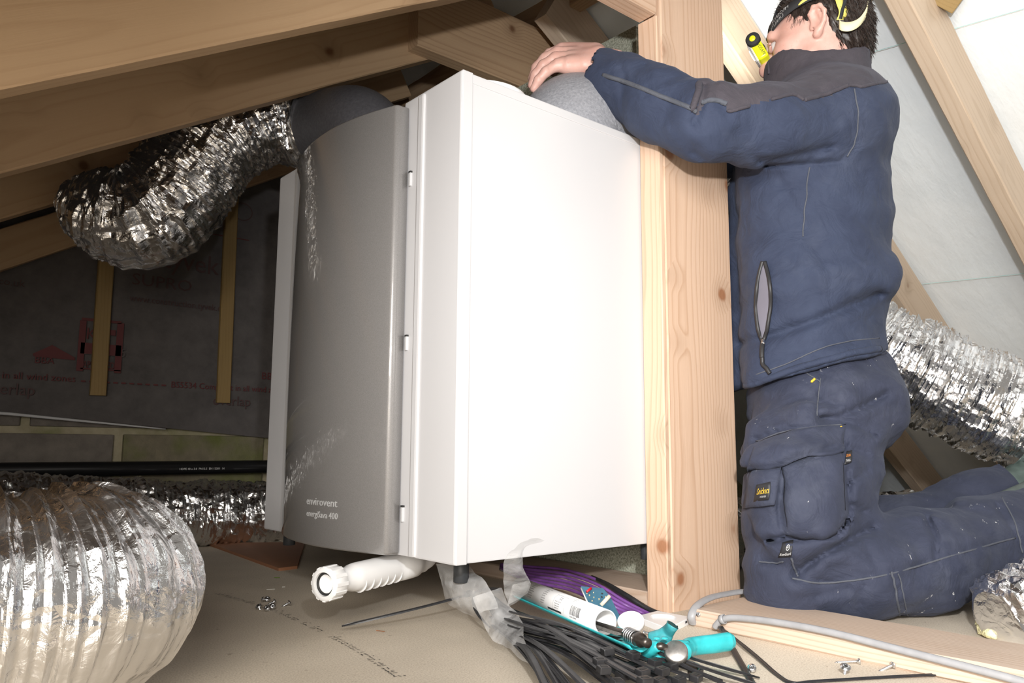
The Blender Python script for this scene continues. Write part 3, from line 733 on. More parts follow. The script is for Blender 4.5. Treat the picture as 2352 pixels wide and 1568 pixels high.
for k in range(6):       # spiral fins showing along the underside
    z = 0.075+k*0.0185; R_ = []
    for j in range(13):
        ang = -pi*0.95+j*pi*0.9/12; rr_ = 0.0255+0.0042*sin(pi*j/12); R_.append((ang, rr_, z+0.012*j/12))
    bm = bmesh.new(); prev = None
    for (g, r_, z_) in R_:
        c_, s_ = cos(g+pi/2-pi/2), sin(g)
        cur = [bm.verts.new((0.0245*cos(g), 0.0245*s_, z_)), bm.verts.new((r_*cos(g), r_*s_, z_)), bm.verts.new((r_*cos(g), r_*s_, z_+0.0016)), bm.verts.new((0.0245*cos(g), 0.0245*s_, z_+0.0016))]
        if prev:
            for i in range(4): bm.faces.new((prev[i], prev[(i+1) % 4], cur[(i+1) % 4], cur[i]))
        prev = cur
    bm.transform(Matrix.Diagonal((0.86, 0.86, 1, 1))); bm.transform(T); from_bm('fin', bm, M['white_plastic'], wv, False)
e_ = a+ax*(Lw+0.005)
tube('outlet_bend', [e_, e_+ax*0.03+np.array([0, 0, .004]), e_+ax*0.045+np.array([0, 0, .02]), e_+ax*0.047+np.array([0, 0, max(0.03, UZ0-e_[2]-0.002)])], 0.0195, M['white_plastic'], wv, m=28, n=24)

# ------------------------------------------------------------------ ducts
eL = tube('insulated_elbow', [(0.845, 1.475, UZ1), (0.845, 1.485, 0.95), (0.842, 1.54, 1.005), (0.838, 1.64, 1.036), (0.830, 1.74, 1.062), (0.826, 1.80, 1.075)], 0.090, M['foam_shade'], None, m=40, n=60)
tag(eL, 'grey foam elbow, coloured darker for shade, joining the foil duct behind the curved grey panel', 'duct')
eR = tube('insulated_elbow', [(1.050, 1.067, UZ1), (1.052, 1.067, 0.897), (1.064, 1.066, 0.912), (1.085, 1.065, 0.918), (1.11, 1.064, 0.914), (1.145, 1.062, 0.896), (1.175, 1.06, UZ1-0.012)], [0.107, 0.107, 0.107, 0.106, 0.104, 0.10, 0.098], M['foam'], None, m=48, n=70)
tag(eR, 'light grey foam elbow under the hand on top of the white unit', 'duct')
hd = thing('foil_duct', 'crinkled foil duct hanging in a bend under the left rafters', 'duct', tuple(atd(450, 400, 1.8)))
foil_duct('sleeve', [(0.834, 1.70, 1.062), (0.818, 1.76, 1.072), ony(650, 268, 1.80), ony(575, 285, 1.81), ony(500, 330, 1.83), ony(432, 402, 1.85), ony(375, 470, 1.87), ony(315, 502, 1.90), ony(240, 486, 1.95), ony(188, 470, 1.99), ony(150, 462, 2.02)],
          [0.097, 0.098, 0.096, 0.100, 0.106, 0.112, 0.117, 0.114, 0.098, 0.062, 0.030], M['foil'], hd, 420, 180, seed=3, pitch=0.03, amp=0.001, sharp=0.014, twist=0.5, lst=5.0, mix=(0.5, 0.7, 0.5, 0.9))
fd = thing('foil_duct', 'fat shiny foil duct curled on the floor at the bottom left', 'duct', tuple(atd(230, 1500, 0.8)))
foil_duct('sleeve', [rdz(-0.95, 0.72, 0.118), rdz(-0.70, 0.735, 0.118), rdz(-0.565, 0.775, 0.117), rdz(-0.475, 0.88, 0.116), rdz(-0.52, 1.00, 0.114), rdz(-0.66, 1.07, 0.110), rdz(-0.95, 1.10, 0.10)],
          [0.112, 0.114, 0.115, 0.115, 0.112, 0.106, 0.10], M['foil'], fd, 1000, 190, seed=9, pitch=0.026, amp=0.0012, sharp=0.010, twist=0.35, lst=1.8, lsc=0.0105, mix=(1.0, 0.2, 0.7, 1.0))
bd = thing('foil_duct', 'dark foil duct lying along the block wall behind the unit', 'duct', (0.8, 2.36, 0))
foil_duct('sleeve', [(-0.6, 2.30, 0.12), (0.1, 2.31, 0.115), (0.5, 2.33, 0.098), (0.9, 2.35, 0.088), (1.3, 2.36, 0.086), (1.9, 2.37, 0.086)], [0.118, 0.112, 0.095, 0.086, 0.084, 0.084], M['foil'], bd, 420, 90, seed=14, pitch=0.03, amp=0.006, sharp=0.016)
rd = thing('foil_duct', 'bright pleated foil duct passing behind the waist of the man to the right', 'duct', tuple(atd(2200, 900, 1.85)))
foil_duct('sleeve', [atd(1630, 400, 2.1), atd(1700, 460, 2.1), atd(1800, 600, 2.06), atd(1905, 735, 2.0), atd(2010, 808, 1.93), atd(2180, 888, 1.88), atd(2360, 968, 1.84), atd(2560, 1060, 1.80)],
          [0.10, 0.105, 0.11, 0.115, 0.116, 0.116, 0.118, 0.118], M['foil'], rd, 620, 170, seed=21, pitch=0.022, amp=0.004, sharp=0.013, lst=3.0, mix=(0.7, 0.5, 0.6, 1.2))
gd = thing('foil_duct', 'low foil duct on the floor behind the knees of the man', 'duct', tuple(atd(2000, 1180, 2.0)))
g0 = [onz(1650, 1228, 0.08), onz(1720, 1222, 0.08), onz(1810, 1210, 0.08), onz(1950, 1198, 0.08), onz(2120, 1190, 0.08), onz(2330, 1183, 0.08)]
foil_duct('sleeve', g0, [0.08]*6, M['foil'], gd, 320, 90, seed=27, pitch=0.03, amp=0.006, sharp=0.014)

# ------------------------------------------------------------------ the kneeling man (built in right / depth / up coordinates)
class Field:
    def __init__(s): s.ops = []
    def cap(s, a, b, ra, rb, k=0.02, sub=False, sq=(1, 1, 1)): s.ops.append(('c', np.array(a, float), np.array(b, float), ra, rb, k, sub, np.array(sq, float))); return s
    def chain(s, pts, rs, k=0.02, sq=(1, 1, 1)):
        for (a, b), (ra, rb) in zip(zip(pts, pts[1:]), zip(rs, rs[1:])): s.cap(a, b, ra, rb, k, False, sq)
        return s
    def ell(s, c, r, k=0.02, R=None, sub=False): s.ops.append(('e', np.array(c, float), np.array(r, float), R, 0, k, sub, None)); return s
    def loft(s, zs, cs, ab, yaw, k=0.03): s.ops.append(('l', np.array(zs), np.array(cs), np.array(ab), yaw, k, False, None)); return s
    def ev(s, P):
        D = None
        for t, a, b, c, d, k, sub, sq in s.ops:
            if t == 'c':
                q = P-a; ab = b-a; L2 = ab @ ab
                h = np.clip((q @ ab)/L2, 0, 1) if L2 > 0 else np.zeros(len(P))
                q = (q-h[:, None]*ab)*sq; v = np.sqrt((q*q).sum(1))-(c+(d-c)*h)
            elif t == 'e':
                q = P-a
                if c is not None: q = q @ c          # columns of c are the ellipsoid's axes
                k0 = np.sqrt(((q/b)**2).sum(1)); k1 = np.sqrt(((q/(b*b))**2).sum(1))+1e-9
                v = k0*(k0-1)/k1
            else:
                z = P[:, 2]; cr = np.interp(z, a, b[:, 0]); cdp = np.interp(z, a, b[:, 1]); A = np.interp(z, a, c[:, 0]); B = np.interp(z, a, c[:, 1])
                x = P[:, 0]-cr; y = P[:, 1]-cdp; co, si = cos(d), sin(d)
                u = x*co+y*si; w = -x*si+y*co
                kk = (np.abs(u/A)**2.1+np.abs(w/B)**2.1)**(1/2.1); v = (kk-1)*np.minimum(A, B)
                v = np.maximum(v, np.maximum(z-a[-1], a[0]-z))
            if D is None: D = v
            elif sub: h = np.clip(0.5-0.5*(D+v)/k, 0, 1); D = D*(1-h)-v*h+k*h*(1-h)
            else: h = np.clip(0.5+0.5*(D-v)/k, 0, 1); D = D*(1-h)+v*h-k*h*(1-h)
        return D
def nets(fn, lo, hi, h):
    lo = np.array(lo); n = np.ceil((np.array(hi)-lo)/h).astype(int)+1
    g = [lo[i]+h*np.arange(n[i]) for i in range(3)]
    X, Y, Z = np.meshgrid(*g, indexing='ij'); P = np.stack([X.ravel(), Y.ravel(), Z.ravel()], 1)
    D = np.concatenate([fn(c) for c in np.array_split(P, max(1, len(P)//150000))]).reshape(n)
    ins = D < 0; c = n-1; acc = np.zeros((*c, 3)); cnt = np.zeros(c)
    offs = [(0, 0, 0), (1, 0, 0), (0, 1, 0), (1, 1, 0), (0, 0, 1), (1, 0, 1), (0, 1, 1), (1, 1, 1)]
    sl = lambda o: tuple(slice(o[i], o[i]+c[i]) for i in range(3))
    for a in range(8):
        for ax in range(3):
            if offs[a][ax]: continue
            b = list(offs[a]); b[ax] = 1; da, db = D[sl(offs[a])], D[sl(b)]
            m = (da < 0) != (db < 0); t = np.where(m, da/np.where(m, da-db, 1), 0)
            for i in range(3): acc[..., i] += np.where(m, offs[a][i]+(t if i == ax else 0), 0)
            cnt += m
    act = cnt > 0; idx = -np.ones(c, int); idx[act] = np.arange(act.sum())
    ii = np.argwhere(act); V = lo+h*(ii+acc[act]/cnt[act][:, None]); F = []
    for ax in range(3):
        o1, o2 = [(1, 2), (2, 0), (0, 1)][ax]
        A = np.take(ins, range(n[ax]-1), ax); B = np.take(ins, range(1, n[ax]), ax); e = np.argwhere(A != B)
        ok = (e[:, o1] > 0) & (e[:, o2] > 0) & (e[:, o1] < c[o1]) & (e[:, o2] < c[o2]); e = e[ok]
        fl = A[tuple(e.T)]
        q = []
        for d1, d2 in ((-1, -1), (0, -1), (0, 0), (-1, 0)):
            t = e.copy(); t[:, o1] += d1; t[:, o2] += d2; q.append(idx[tuple(t.T)])
        q = np.stack(q, 1); q[~fl] = q[~fl][:, ::-1]; F.append(q)
    return V, np.concatenate(F)
B3 = np.stack([RV, DV, np.array([0, 0, 1.0])])          # (r, d, z) rows -> world
def mesh_rdz(name, V, F, mat, parent, smooth=True):
    return from_np(name, V @ B3, F, mat, parent, smooth)
def biggest(V, F):                                      # keep only the largest connected piece
    lab = np.arange(len(V))
    while True:
        old = lab.copy(); np.minimum.at(lab, F.ravel(), np.repeat(lab[F].min(1), 4)); lab = lab[lab]
        if (lab == old).all(): break
    k = np.bincount(lab).argmax(); f = F[lab[F[:, 0]] == k]; u, inv = np.unique(f, return_inverse=True); return V[u], inv.reshape(f.shape)
def relax(V, F, it=2, w=0.5):
    n = len(V)
    for _ in range(it):
        acc = np.zeros_like(V); c = np.zeros(n)
        for a in range(4):
            np.add.at(acc, F[:, a], V[F[:, (a+1) % 4]]); np.add.at(c, F[:, a], 1)
            np.add.at(acc, F[:, (a+1) % 4], V[F[:, a]]); np.add.at(c, F[:, (a+1) % 4], 1)
        V = V*(1-w)+w*acc/np.maximum(c, 1)[:, None]
    return V
def proj(V):                                            # (r,d,z) -> photo pixels, used to lay seams along the body
    w = V @ B3-EYE; c = w @ RM; return CX+FPX*c[:, 0]/c[:, 2], CY+FPX*c[:, 1]/c[:, 2]
def seg_dist(px, py, line):
    D = np.full(len(px), 1e9); P = np.stack([px, py], 1)
    for a, b in zip(line, line[1:]):
        a = np.array(a, float); ab = np.array(b, float)-a; q = P-a
        h = np.clip((q @ ab)/(ab @ ab), 0, 1); D = np.minimum(D, np.hypot(*(q-h[:, None]*ab).T))
    return D
def in_poly(px, py, poly):
    r = np.zeros(len(px), bool); n = len(poly)
    for i in range(n):
        x0, y0 = poly[i]; x1, y1 = poly[(i+1) % n]
        c = ((y0 > py) != (y1 > py)) & (px < (x1-x0)*(py-y0)/((y1-y0) if y1 != y0 else 1e-9)+x0); r ^= c
    return r
MD = 1.58
man = thing('person', 'kneeling man in navy work jacket and trousers wearing a headlamp, hand on the foam elbow', 'person', tuple(rdz(*m3(1900, 1400, 1.42))*np.array([1, 1, 0])))

# ---- jacket
yaw = radians(-22)
zf = lambda py, d=MD: m3(1870, py, d)[2]
tz = [zf(905), zf(870), zf(800), zf(720), zf(650), zf(560), zf(450), zf(330), zf(260), zf(210), zf(170)]
def tc(px, py): v = m3(px, py, MD); return (v[0], v[1])
tcs = [tc(1848, 905), tc(1850, 870), tc(1850, 800), tc(1846, 720), tc(1850, 650), tc(1854, 560), tc(1854, 450), tc(1862, 330), tc(1878, 260), tc(1888, 210), tc(1890, 170)]
tab = [(0.160, 0.198), (0.160, 0.198), (0.152, 0.194), (0.150, 0.193), (0.160, 0.197), (0.158, 0.197), (0.158, 0.20), (0.146, 0.20), (0.122, 0.185), (0.098, 0.13), (0.088, 0.09)]
J = Field().loft(tz, tcs, tab, yaw, 0.03)
shN, elN, cuN = m3(1925, 272, 1.425), m3(1618, 282, 1.33), m3(1392, 176, 1.445)
J.chain([m3(1955, 262, 1.455), shN, m3(1750, 287, 1.36), elN], [0.080, 0.078, 0.066, 0.066], 0.045)
J.chain([elN, m3(1520, 242, 1.375), m3(1440, 200, 1.425), cuN], [0.066, 0.062, 0.052, 0.048], 0.03)
J.chain([m3(1420, 190, 1.435), m3(1384, 178, 1.45)], [0.052, 0.051], 0.012)                  # cuff band
shF, elF, haF = m3(1890, 262, 1.735), m3(1660, 335, 1.78), m3(1520, 300, 1.74)
J.chain([shF, elF, haF], [0.078, 0.066, 0.05], 0.045)
# collar
czs = [zf(y, 1.49) for y in (200, 165, 118, 90)]
J.loft(czs, [(m3(1872, 200, MD-.03)[0], MD-.03), (m3(1872, 165, MD-.03)[0], MD-.03), (m3(1874, 118, MD-.03)[0], MD-.03), (m3(1876, 90, MD-.03)[0], MD-.03)], [(0.107, 0.100), (0.102, 0.092), (0.103, 0.090), (0.103, 0.090)], yaw, 0.012)
# folds bulging over the waist, back and chest
J.ell(m3(2000, 640, 1.52), (0.045, 0.09, 0.035), 0.035)
J.ell(m3(1900, 655, 1.45), (0.12, 0.06, 0.030), 0.04)
# hollow cuff end
J.cap(m3(1335, 150, 1.475), m3(1392, 178, 1.452), 0.042, 0.041, 0.006, True)
creases = [([(1745, 368), (1790, 364), (1850, 352), (1905, 335)], 0.008, 7), ([(1760, 380), (1850, 377), (1930, 372)], 0.006, 6), ([(1860, 365), (1920, 335)], .005, 5),
           ([(1700, 790), (1760, 775), (1860, 742), (1950, 705), (2020, 672)], 0.011, 11), ([(1620, 200), (1608, 255), (1590, 285)], 0.010, 8),
           ([(1480, 150), (1490, 210)], .003, 6), ([(1640, 190), (1650, 230), (1672, 260)], .006, 8), ([(1590, 350), (1620, 365)], .006, 8),
           ([(1795, 420), (1850, 520), (1900, 620)], .004, 10), ([(1700, 850), (1800, 815), (1900, 790), (2020, 770)], .0025, 6), ([(1420, 128), (1432, 175), (1425, 240)], .0045, 6),
           ([(1790, 100), (1760, 170)], .002, 5), ([(1960, 200), (1972, 270), (1962, 340), (1935, 368)], .0035, 5), ([(1905, 640), (1960, 645)], .004, 8), ([(1690, 300), (1720, 345), (1740, 370)], .004, 10),
           ([(1530, 250), (1560, 310), (1600, 340)], .003, 10), ([(1868, 420), (1852, 560), (1858, 740)], .0018, 4), ([(1712, 380), (1712, 560), (1708, 840)], .003, 4)]
rh0, rh1 = m3(1700, 892, 1.45)[0], m3(2030, 800, 1.5)[0]; zh0, zh1 = m3(1700, 892, 1.42)[2], m3(2030, 800, 1.46)[2]
def jfn(P):
    D = J.ev(P)
    D = np.maximum(D, (zh0+(P[:, 0]-rh0)/(rh1-rh0)*(zh1-zh0))-P[:, 2])            # hem
    wx = P @ B3[:, 0]; wy = P @ B3[:, 1]; lim = 1.359-1.45*np.maximum(0, 0.90-wy)-wx; lo_ = (P[:, 2] < zf(398, 1.33)) | ((P[:, 2] < zf(330, 1.45)) & (P[:, 1] > 1.45) & (P[:, 0] > m3(1640, 400, 1.5)[0]))
    kk_ = 0.03; hh_ = np.clip(0.5+0.5*(lim-D)/kk_, 0, 1); D = np.where(lo_, D*(1-hh_)+lim*hh_+kk_*hh_*(1-hh_), D)
    rcc = m3(1880, 120, 1.5)[0]; ctop = zf(126, 1.49)+0.42*np.maximum(0, rcc-0.02-P[:, 0])+0.2*np.maximum(0, P[:, 0]-rcc-0.03)                       # collar rim
    u = P[:, 0]-m3(1875, 118, MD-.03)[0]; w = P[:, 1]-(MD-.03)
    D = np.where(P[:, 2] > zf(240, 1.49), np.maximum(D, np.where(np.hypot(u, w) < 0.14, P[:, 2]-ctop, -1)), D)
    co, si = cos(yaw), sin(yaw); hol = (np.sqrt(((u*co+w*si)/0.090)**2+((-u*si+w*co)/0.077)**2)-1)*0.08
    D = np.where(P[:, 2] > zf(172, 1.49), np.maximum(D, -hol), D)
    near = np.abs(D) < 0.03
    if near.any():
        Q = P[near]; px, py = proj(Q); front = Q[:, 1] < MD+0.02; add = np.zeros(len(Q))
        for ln, a, w in creases: add += np.where(front, 1.05*a*np.exp(-(seg_dist(px, py, ln)/w)**2), 0)
        add -= 0.0055*fbm(Q, (9, 9, 16), 2)*1.0+0.0028*fbm(Q, (22, 22, 40), 2)
        D[near] += add
    return D
V, F = nets(jfn, (m3(1330, 100, 1.40)[0]-0.02, 1.22, zf(905)-0.03), (m3(2060, 400, 1.5)[0]+0.03, 1.90, zf(60)), 0.0056)
V, F = biggest(V, F); V = relax(V, F, 2, 0.5)
fc = V[F].mean(1); px, py = proj(fc)
near = fc[:, 1] < MD+0.03
yoke = in_poly(px, py, [(1600, 270), (1607, 190), (1618, 150), (1760, 90), (1990, 90), (2040, 190), (1975, 200), (1950, 194), (1900, 222), (1845, 230), (1822, 217), (1780, 226), (1690, 252), (1672, 253), (1655, 236), (1640, 230), (1620, 234)]) & near
yoke |= (~near) & (fc[:, 2] > zf(215)) & (px > 1700)
coll = (in_poly(px, py, [(1700, 60), (1766, 130), (1768, 178), (1850, 166), (1920, 160), (1995, 188), (2060, 190), (2060, 60)]) & near) | ((~near) & (fc[:, 2] > zf(165)) & (px > 1760))
def sub_mesh(name, mask, mat, par=man):
    f = F[mask]; u, inv = np.unique(f, return_inverse=True); return mesh_rdz(name, V[u], inv.reshape(f.shape), mat, par)
sub_mesh('jacket', ~(yoke | coll), M['jacket'])
yk = sub_mesh('jacket_yoke', yoke & ~coll, M['yoke']); yk['label'] = 'charcoal shoulder panel of the jacket'
ck = sub_mesh('jacket_collar', coll, M['yoke']); ck['label'] = 'raised charcoal collar'
JV, JF = V, F
_pc = {}
def surf_pt(px_, py_, VV, dmax=1.62):
    if id(VV) not in _pc: _pc[id(VV)] = proj(VV)
    qx, qy = _pc[id(VV)]; dd = np.hypot(qx-px_, qy-py_)+np.where(VV[:, 1] > dmax, 500, 0)
    k = np.argsort(dd)[:14]; k = k[VV[k, 1] < VV[k, 1].min()+0.03]; return VV[k].mean(0)
def on_surf(line, VV, off=0.003, n=40):
    L = catmull([(a, b, 0) for a, b in line], n)[:, :2]; out = np.array([surf_pt(a, b, VV) for a, b in L])
    k = np.ones(5)/5; pad = np.vstack([out[:1]]*2+[out]+[out[-1:]]*2); out = np.stack([np.convolve(pad[:, i], k, 'valid') for i in range(3)], 1)
    d = out.copy(); e = (RV*0+EYE) @ B3.T; w = e-d; w /= np.linalg.norm(w, axis=1)[:, None]; return out+w*off
def seam(name, line, VV, r, mat, off=0.0018, flat=(1, 1), n=40):
    P = on_surf(line, VV, off, n) @ B3
    V_, F_ = tube_np(P, r, 6, flat=flat); return from_np(name, V_, F_, mat, man)
for ln, r, mt in (([(1383, 172), (1440, 190), (1520, 222), (1580, 246), (1600, 256)], 0.0042, 'seam'), ([(1606, 190), (1603, 215), (1592, 245), (1585, 252)], 0.006, 'yoke'), ([(1612, 236), (1632, 230), (1655, 233), (1668, 238)], 0.0045, 'seam'),
                  ([(1846, 230), (1900, 215), (1948, 195)], 0.0042, 'yoke'), ([(1962, 200), (1972, 260), (1966, 320), (1945, 362)], 0.0014, 'seam'), ([(1858, 382), (1850, 470), (1845, 545)], 0.0013, 'seam'),
                  ([(1670, 250), (1692, 251), (1780, 226), (1822, 217), (1846, 230)], 0.0034, 'yoke'), ([(1948, 194), (1976, 199), (2010, 193), (2036, 188)], 0.0034, 'yoke'), ([(1766, 172), (1767, 142), (1790, 134), (1850, 124), (1940, 118), (1984, 121)], 0.0030, 'yoke'), ([(1700, 872), (1800, 838), (1880, 802), (1950, 783), (2024, 776)], 0.0012, 'seam')):
    seam('seam', ln, JV, r, M[mt])
seam('hem', [(1706, 888), (1780, 862), (1860, 836), (1950, 812), (2024, 800)], JV, 0.0065, M['jacket'], 0.001, (1, 0.8), 60)
# zipped side pocket with pull cord
pk = [(1752, 598), (1741, 640), (1736, 700), (1740, 750), (1752, 785)]; pk2 = [(1756, 598), (1768, 650), (1770, 700), (1763, 750), (1754, 785)]
A_ = on_surf(pk, JV, 0.005, 24); C_ = on_surf(pk2, JV, 0.005, 24); rows = np.stack([A_+(C_-A_)*t for t in (0, .25, .5, .75, 1)], 1)
rows[:, 1:4, :] += np.array([0, -0.0015, 0])[None, None, :]
from_np('pocket_lining', (rows.reshape(-1, 3)) @ B3, [(i*5+j, i*5+j+1, (i+1)*5+j+1, (i+1)*5+j) for i in range(23) for j in range(4)], M['lining'], man)
seam('zip', pk, JV, 0.0036, M['zip'], 0.006); seam('zip', pk2, JV, 0.0036, M['zip'], 0.006)
zp_ = seam('zip_pull', [(1753, 783), (1751, 800), (1751, 822)], JV, 0.0045, M['zip'], 0.007, n=16)
seam('zip_slider', [(1754, 780), (1753, 792)], JV, 0.0042, M['zinc'], 0.008, n=10)
seam('zip_cord', [(1751, 818), (1752, 836), (1763, 846), (1770, 858)], JV, 0.0038, M['zip'], 0.007, n=20)

# ---- trousers
T_ = Field()
hzs = [m3(1870, py, MD)[2] for py in (1010, 960, 900, 850, 800)]
T_.loft(hzs, [tc(1885, 1010), tc(1885, 960), tc(1880, 900), tc(1880, 850), tc(1878, 800)], [(0.12, 0.155), (0.135, 0.175), (0.137, 0.18), (0.125, 0.165), (0.118, 0.155)], yaw, 0.04)
T_.chain([m3(1888, 935, 1.505), m3(1868, 1040, 1.460), m3(1850, 1170, 1.43), m3(1822, 1300, 1.405)], [0.106, 0.106, 0.097, 0.083], 0.05)
T_.ell(m3(1960, 915, 1.55), (0.075, 0.13, 0.085), 0.05)
T_.chain([m3(1818, 1325, 1.39), m3(1960, 1312, 1.395), m3(2110, 1290, 1.43), m3(2260, 1245, 1.51), m3(2400, 1180, 1.60)], [0.078, 0.086, 0.083, 0.074, 0.066], 0.035)
T_.ell(m3(1800, 1330, 1.39), (0.055, 0.07, 0.065), 0.03)
T_.chain([m3(1885, 900, 1.68), m3(1850, 1100, 1.74), m3(1815, 1290, 1.78)], [0.105, 0.095, 0.08], 0.04)
T_.chain([m3(1815, 1282, 1.78), m3(2060, 1232, 1.74), m3(2250, 1160, 1.76), m3(2330, 1128, 1.78)], [0.078, 0.078, 0.066, 0.06], 0.03)
# cargo pocket and its flap
T_.chain([m3(1835, 1085, 1.37), m3(1850, 1215, 1.335)], [0.072, 0.062], 0.02, sq=(0.78, 1, 1))
T_.chain([m3(1752, 1000, 1.43), m3(1850, 1000, 1.375), m3(1905, 1000, 1.395)], [0.03, 0.034, 0.03], 0.02, sq=(1, 1, 0.7))
tcre = [([(1715, 1080), (1790, 1072), (1850, 1045), (1940, 1020)], .012, 6), ([(1940, 985), (1940, 1035)], .006, 5), ([(1735, 1010), (1800, 985), (1940, 972)], .006, 5), ([(1800, 1080), (1790, 1160), (1800, 1232)], .010, 7),
        ([(1765, 1240), (1860, 1235), (1925, 1228), (1945, 1195)], .012, 7), ([(1945, 1080), (1950, 1180)], .008, 7), ([(1885, 960), (1930, 955), (1990, 930), (2035, 905)], .009, 8), ([(1880, 962), (1950, 968), (2010, 1000)], .006, 6),
        ([(1920, 1000), (2000, 1010)], .004, 7), ([(1825, 1320), (1880, 1280), (1960, 1240), (2000, 1215)], .009, 9), ([(1850, 1290), (1900, 1262), (1980, 1222)], .006, 7), ([(1810, 1325), (1900, 1335), (2050, 1312), (2200, 1270), (2345, 1230)], .003, 4),
        ([(2130, 1190), (2152, 1240), (2150, 1275)], .008, 8), ([(2050, 1312), (2062, 1370), (2070, 1425)], .003, 4), ([(1745, 1290), (1790, 1295)], .005, 5), ([(1815, 1285), (1830, 1320)], .006, 5), ([(1860, 830), (1890, 862), (1880, 950)], .004, 5),
        ([(1880, 905), (1920, 930)], .006, 8), ([(2290, 1160), (2330, 1220), (2352, 1280)], .005, 7), ([(1960, 1030), (1990, 1040)], .005, 7), ([(1950, 1110), (1990, 1080)], .005, 8), ([(1955, 1160), (1985, 1175)], .005, 7), ([(1870, 1370), (1950, 1350)], .004, 9),
        ([(2020, 1310), (1990, 1250), (2010, 1215)], .004, 9), ([(1990, 1330), (1970, 1400)], .003, 8)]
def tfn(P):
    D = T_.ev(P); near = np.abs(D) < 0.035
    if near.any():
        Q = P[near]; px, py = proj(Q); fr = Q[:, 1] < 1.56; add = np.zeros(len(Q))
        for ln, a, w in tcre: add += np.where(fr, 1.45*a*np.exp(-(seg_dist(px, py, ln)/w)**2), 0)
        add -= 0.0075*fbm(Q, (10, 10, 18), 2)+0.0040*fbm(Q, (24, 24, 46), 2); D[near] += add
    return np.maximum(D, 0.002-P[:, 2])
V, F = nets(tfn, (m3(1700, 1200, 1.45)[0]-0.03, 1.24, -0.01), (m3(2410, 1200, 1.60)[0]+0.02, 1.93, hzs[-1]+0.03), 0.0060)
V = relax(V, F, 1, 0.4); TV = V
fc = V[F].mean(1); px, py = proj(fc); near = fc[:, 1] < 1.60
sub_mesh('trousers', np.ones(len(F), bool), M['trousers'])
# phone pocket tab with its woven label, knee label, small side label
def patch(name, quad, VV, mat, off, nu=10, nv=10, th=0.0015):
    q = [np.array(x, float) for x in quad]; P = []
    for i in range(nu):
        for j in range(nv):
            u, v = i/(nu-1), j/(nv-1); a = (q[0]*(1-u)+q[1]*u)*(1-v)+(q[3]*(1-u)+q[2]*u)*v; P.append(surf_pt(a[0], a[1], VV))
    P = np.array(P).reshape(nu, nv, 3)
    for _ in range(4):
        Pp = np.pad(P, ((1, 1), (1, 1), (0, 0)), mode='reflect', reflect_type='odd'); P = (Pp[:-2, 1:-1]+Pp[2:, 1:-1]+Pp[1:-1, :-2]+Pp[1:-1, 2:])/4
    P = P.reshape(-1, 3); e = EYE @ B3.T; w = e-P; w /= np.linalg.norm(w, axis=1)[:, None]; P = P+w*off
    Fq = [(i*nv+j, i*nv+j+1, (i+1)*nv+j+1, (i+1)*nv+j) for i in range(nu-1) for j in range(nv-1)]
    o = mesh_rdz(name, P, Fq, mat, man); md = o.modifiers.new('t', 'SOLIDIFY'); md.thickness = th; md.offset = 0; return o, P.reshape(nu, nv, 3)
def patch_poly(name, top, bot, off, th, nu=26, nv=14):
    A = catmull([(a, b, 0) for a, b in top], nu)[:, :2]; B = catmull([(a, b, 0) for a, b in bot], nu)[:, :2]; P = np.zeros((nu, nv, 3))
    for i in range(nu):
        for j in range(nv): q = A[i]+(B[i]-A[i])*j/(nv-1); P[i, j] = surf_pt(q[0], q[1], TV)
    for _ in range(2):
        Pp = np.pad(P, ((1, 1), (1, 1), (0, 0)), mode='reflect', reflect_type='odd'); P = (Pp[:-2, 1:-1]+Pp[2:, 1:-1]+Pp[1:-1, :-2]+Pp[1:-1, 2:])/4
    P = P.reshape(-1, 3); e = EYE @ B3.T; w = e-P; w /= np.linalg.norm(w, axis=1)[:, None]
    uu, vv = np.meshgrid(np.linspace(0, 1, nu), np.linspace(0, 1, nv), indexing='ij'); lift = off(uu.ravel(), vv.ravel()) if callable(off) else off
    P = P+w*np.reshape(lift, (-1, 1))+0.0022*np.stack([fbm(P+k*2.1, 30, 2) for k in range(3)], 1)
    o = mesh_rdz(name, P, [(i*nv+j, i*nv+j+1, (i+1)*nv+j+1, (i+1)*nv+j) for i in range(nu-1) for j in range(nv-1)], M['trousers'], man); md = o.modifiers.new('t', 'SOLIDIFY'); md.thickness = th; md.offset = -1; return o
patch_poly('cargo_pocket', [(1797, 1062), (1850, 1050), (1905, 1040), (1936, 1036)], [(1806, 1230), (1850, 1238), (1905, 1236), (1944, 1205)], lambda u, v: 0.004+0.010*np.sin(pi*u)**0.5*np.sin(pi*np.clip(v, 0.02, 1))**0.5, 0.006)
patch_poly('pocket_flap', [(1734, 1014), (1800, 990), (1870, 980), (1942, 971)], [(1713, 1082), (1792, 1073), (1860, 1046), (1942, 1034)], lambda u, v: 0.004+0.014*v, 0.005)
patch('phone_pocket', [(1724, 1080), (1795, 1074), (1778, 1160), (1710, 1166)], TV, M['trousers'], 0.012, th=0.006)
